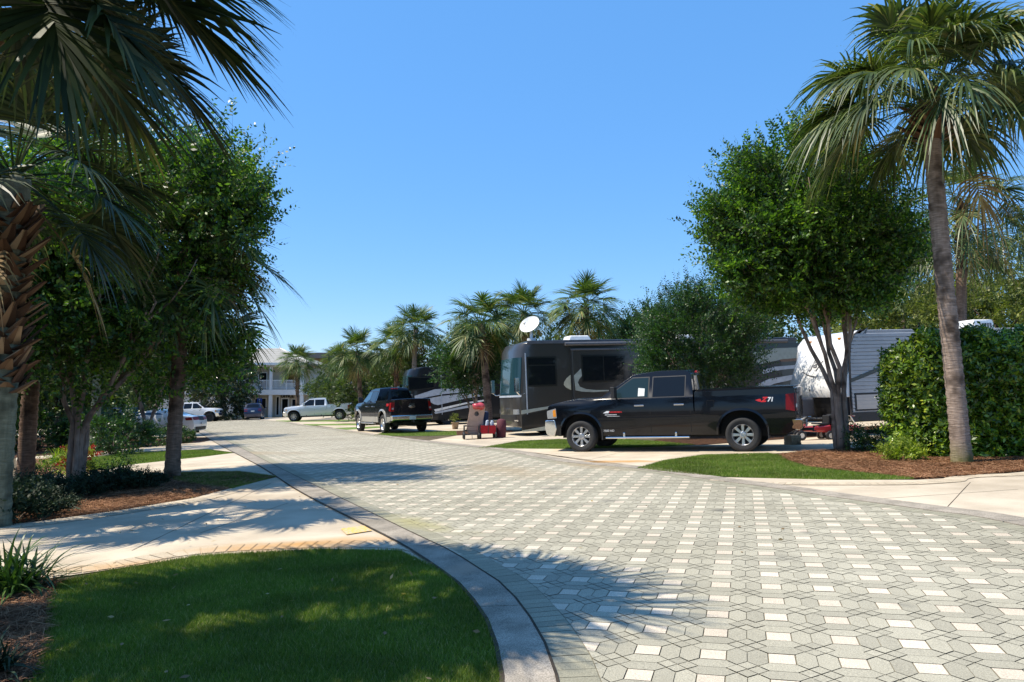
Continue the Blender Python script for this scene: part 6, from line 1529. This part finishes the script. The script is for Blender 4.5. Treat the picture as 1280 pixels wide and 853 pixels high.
bm = BM(); tube(bm, [(0, 0, -.1), (0, 0, 2.3)], .03, 8); fin('post', bm, M['silver_band'], sg_); bm = BM(); bx(bm, -.28, .28, -.05, -.03, 1.55, 2.35); fin('panel', bm, M['blue_sign'], sg_)
bm = BM(); lathe(bm, [(.06, -.005), (.06, .005), (.001, .005)], 12, Matrix.Translation((0, -.058, 2.22)) @ Matrix.Rotation(PI / 2, 4, 'X')); lathe(bm, [(.10, -.004), (.13, -.004), (.13, .004), (.10, .004)], 18, Matrix.Translation((0, -.056, 1.88)) @ Matrix.Rotation(PI / 2, 4, 'X'), True); bx(bm, -.03, .03, -.062, -.052, 1.9, 2.16); bx(bm, -.03, .13, -.062, -.052, 1.9, 1.95); bx(bm, .09, .13, -.062, -.052, 1.72, 1.92); fin('symbol', bm, M['white_plastic'], sg_)
xb_, yb_ = (286 - CX) / (FPX / 88.0), 88.0
rk = thing('bicycle_rack', 'white looped metal rack beside the office wall, right of the white pickup', 'rack', (xb_, yb_, gz(xb_)))
for k in range(3):
    bm = BM(); tube(bm, [(k * .4 - .4, 0, -.05), (k * .4 - .4, 0, .9), (k * .4 - .3, 0, 1.1), (k * .4 - .1, 0, 1.1), (k * .4, 0, .9), (k * .4, 0, -.05)], .04, 6); fin('loop', bm, M['white_plastic'], rk)
bm = BM(); tube(bm, [(-.5, 0, .45), (.5, 0, .55)], .04, 6); fin('rail', bm, M['white_plastic'], rk)
M['terracotta'] = plain('orange_brown_wall', (.36, .19, .10), .9); M['brown_roof'] = plain('brown_roof', (.22, .17, .14), .9)
ab = thing('apartment_building', 'orange brown building with a flat roof edge behind the palms right of the office', 'building', (-25.5, 112, gz(-25.5)))
ob('wall', 'terracotta', (-12, 9, 0, 9, -.3, 8.1), parent=ab); ob('roof', 'brown_roof', (-12.5, 9.5, -.6, 9.6, 8.11, 8.95), parent=ab)
for a in (-9.5, -6, -2.5, 1, 4.5):
    for z_ in (1.0, 4.4):
        f = ob('window', 'trim_white', (a - .7, a + .7, -.06, -.005, z_, z_ + 1.6), parent=ab); ob('pane', 'glass', (a - .6, a + .6, -.09, -.055, z_ + .1, z_ + 1.5), parent=f)
sb = bush('shrub', 'low dark shrub along the office wall, left of the blue car', (-31.0, 89.3, gz(-31)), (1.3, .6, .4), 260, 10, .16, 99, 'forest', group='shrubs along the office wall')
dup(sb, 'low dark shrub under the white rack by the office wall', (-33.6, 88.9, gz(-33.6)), 1.0, .9)
# ------------------------------------------------------------------ sun, sky, camera
SUN_EL, SAZ = math.radians(59), math.atan2(-.04, -1.0)     # azimuth of the sun measured from +X
sdir = Vector((math.cos(SUN_EL) * math.cos(SAZ), math.cos(SUN_EL) * math.sin(SAZ), math.sin(SUN_EL)))
sl = bpy.data.lights.new('sun', 'SUN'); sl.energy = 5.0; sl.angle = math.radians(.5); sl.color = (1.0, .91, .76)
so_ = bpy.data.objects.new('sun', sl); C.objects.link(so_); so_.rotation_euler = sdir.to_track_quat('Z', 'Y').to_euler(); so_.location = sdir * 50
w = bpy.data.worlds.new("World"); bpy.context.scene.world = w; w.use_nodes = True; nt = w.node_tree
sky = nt.nodes.new('ShaderNodeTexSky'); sky.sky_type = 'NISHITA'; sky.sun_disc = False
sky.sun_elevation = SUN_EL; sky.sun_rotation = PI / 2 - SAZ
sky.altitude = 0; sky.air_density = 1.0; sky.dust_density = .3; sky.ozone_density = 1.5
hs = nt.nodes.new('ShaderNodeHueSaturation'); hs.inputs['Saturation'].default_value = 1.3; hs.inputs['Hue'].default_value = .5; nt.links.new(sky.outputs[0], hs.inputs['Color'])
nt.links.new(mixc(nt, .55, hs.outputs[0], (.85, 2.35, 5.2)), nt.nodes['Background'].inputs[0]); nt.nodes['Background'].inputs[1].default_value = .15
cam = bpy.data.cameras.new('camera'); co_ = bpy.data.objects.new('camera', cam); C.objects.link(co_)
co_.location = (0, 0, CAMH); co_.rotation_euler = (PI / 2 + PITCH, 0, 0)
cam.sensor_width = 36; cam.lens = FPX / 1280 * 36; cam.clip_start = .05; cam.clip_end = 3000
sc = bpy.context.scene; sc.camera = co_
sc.render.engine = 'CYCLES'; sc.view_settings.view_transform = 'Standard'; sc.view_settings.look = 'None'
sc.view_settings.exposure = .47; sc.view_settings.gamma = 1.0
sc.cycles.max_bounces = 6; sc.cycles.diffuse_bounces = 3; sc.cycles.transparent_max_bounces = 6
sc.cycles.use_denoising = True; sc.cycles.sample_clamp_indirect = 6
sc.render.resolution_x = 1024; sc.render.resolution_y = 682
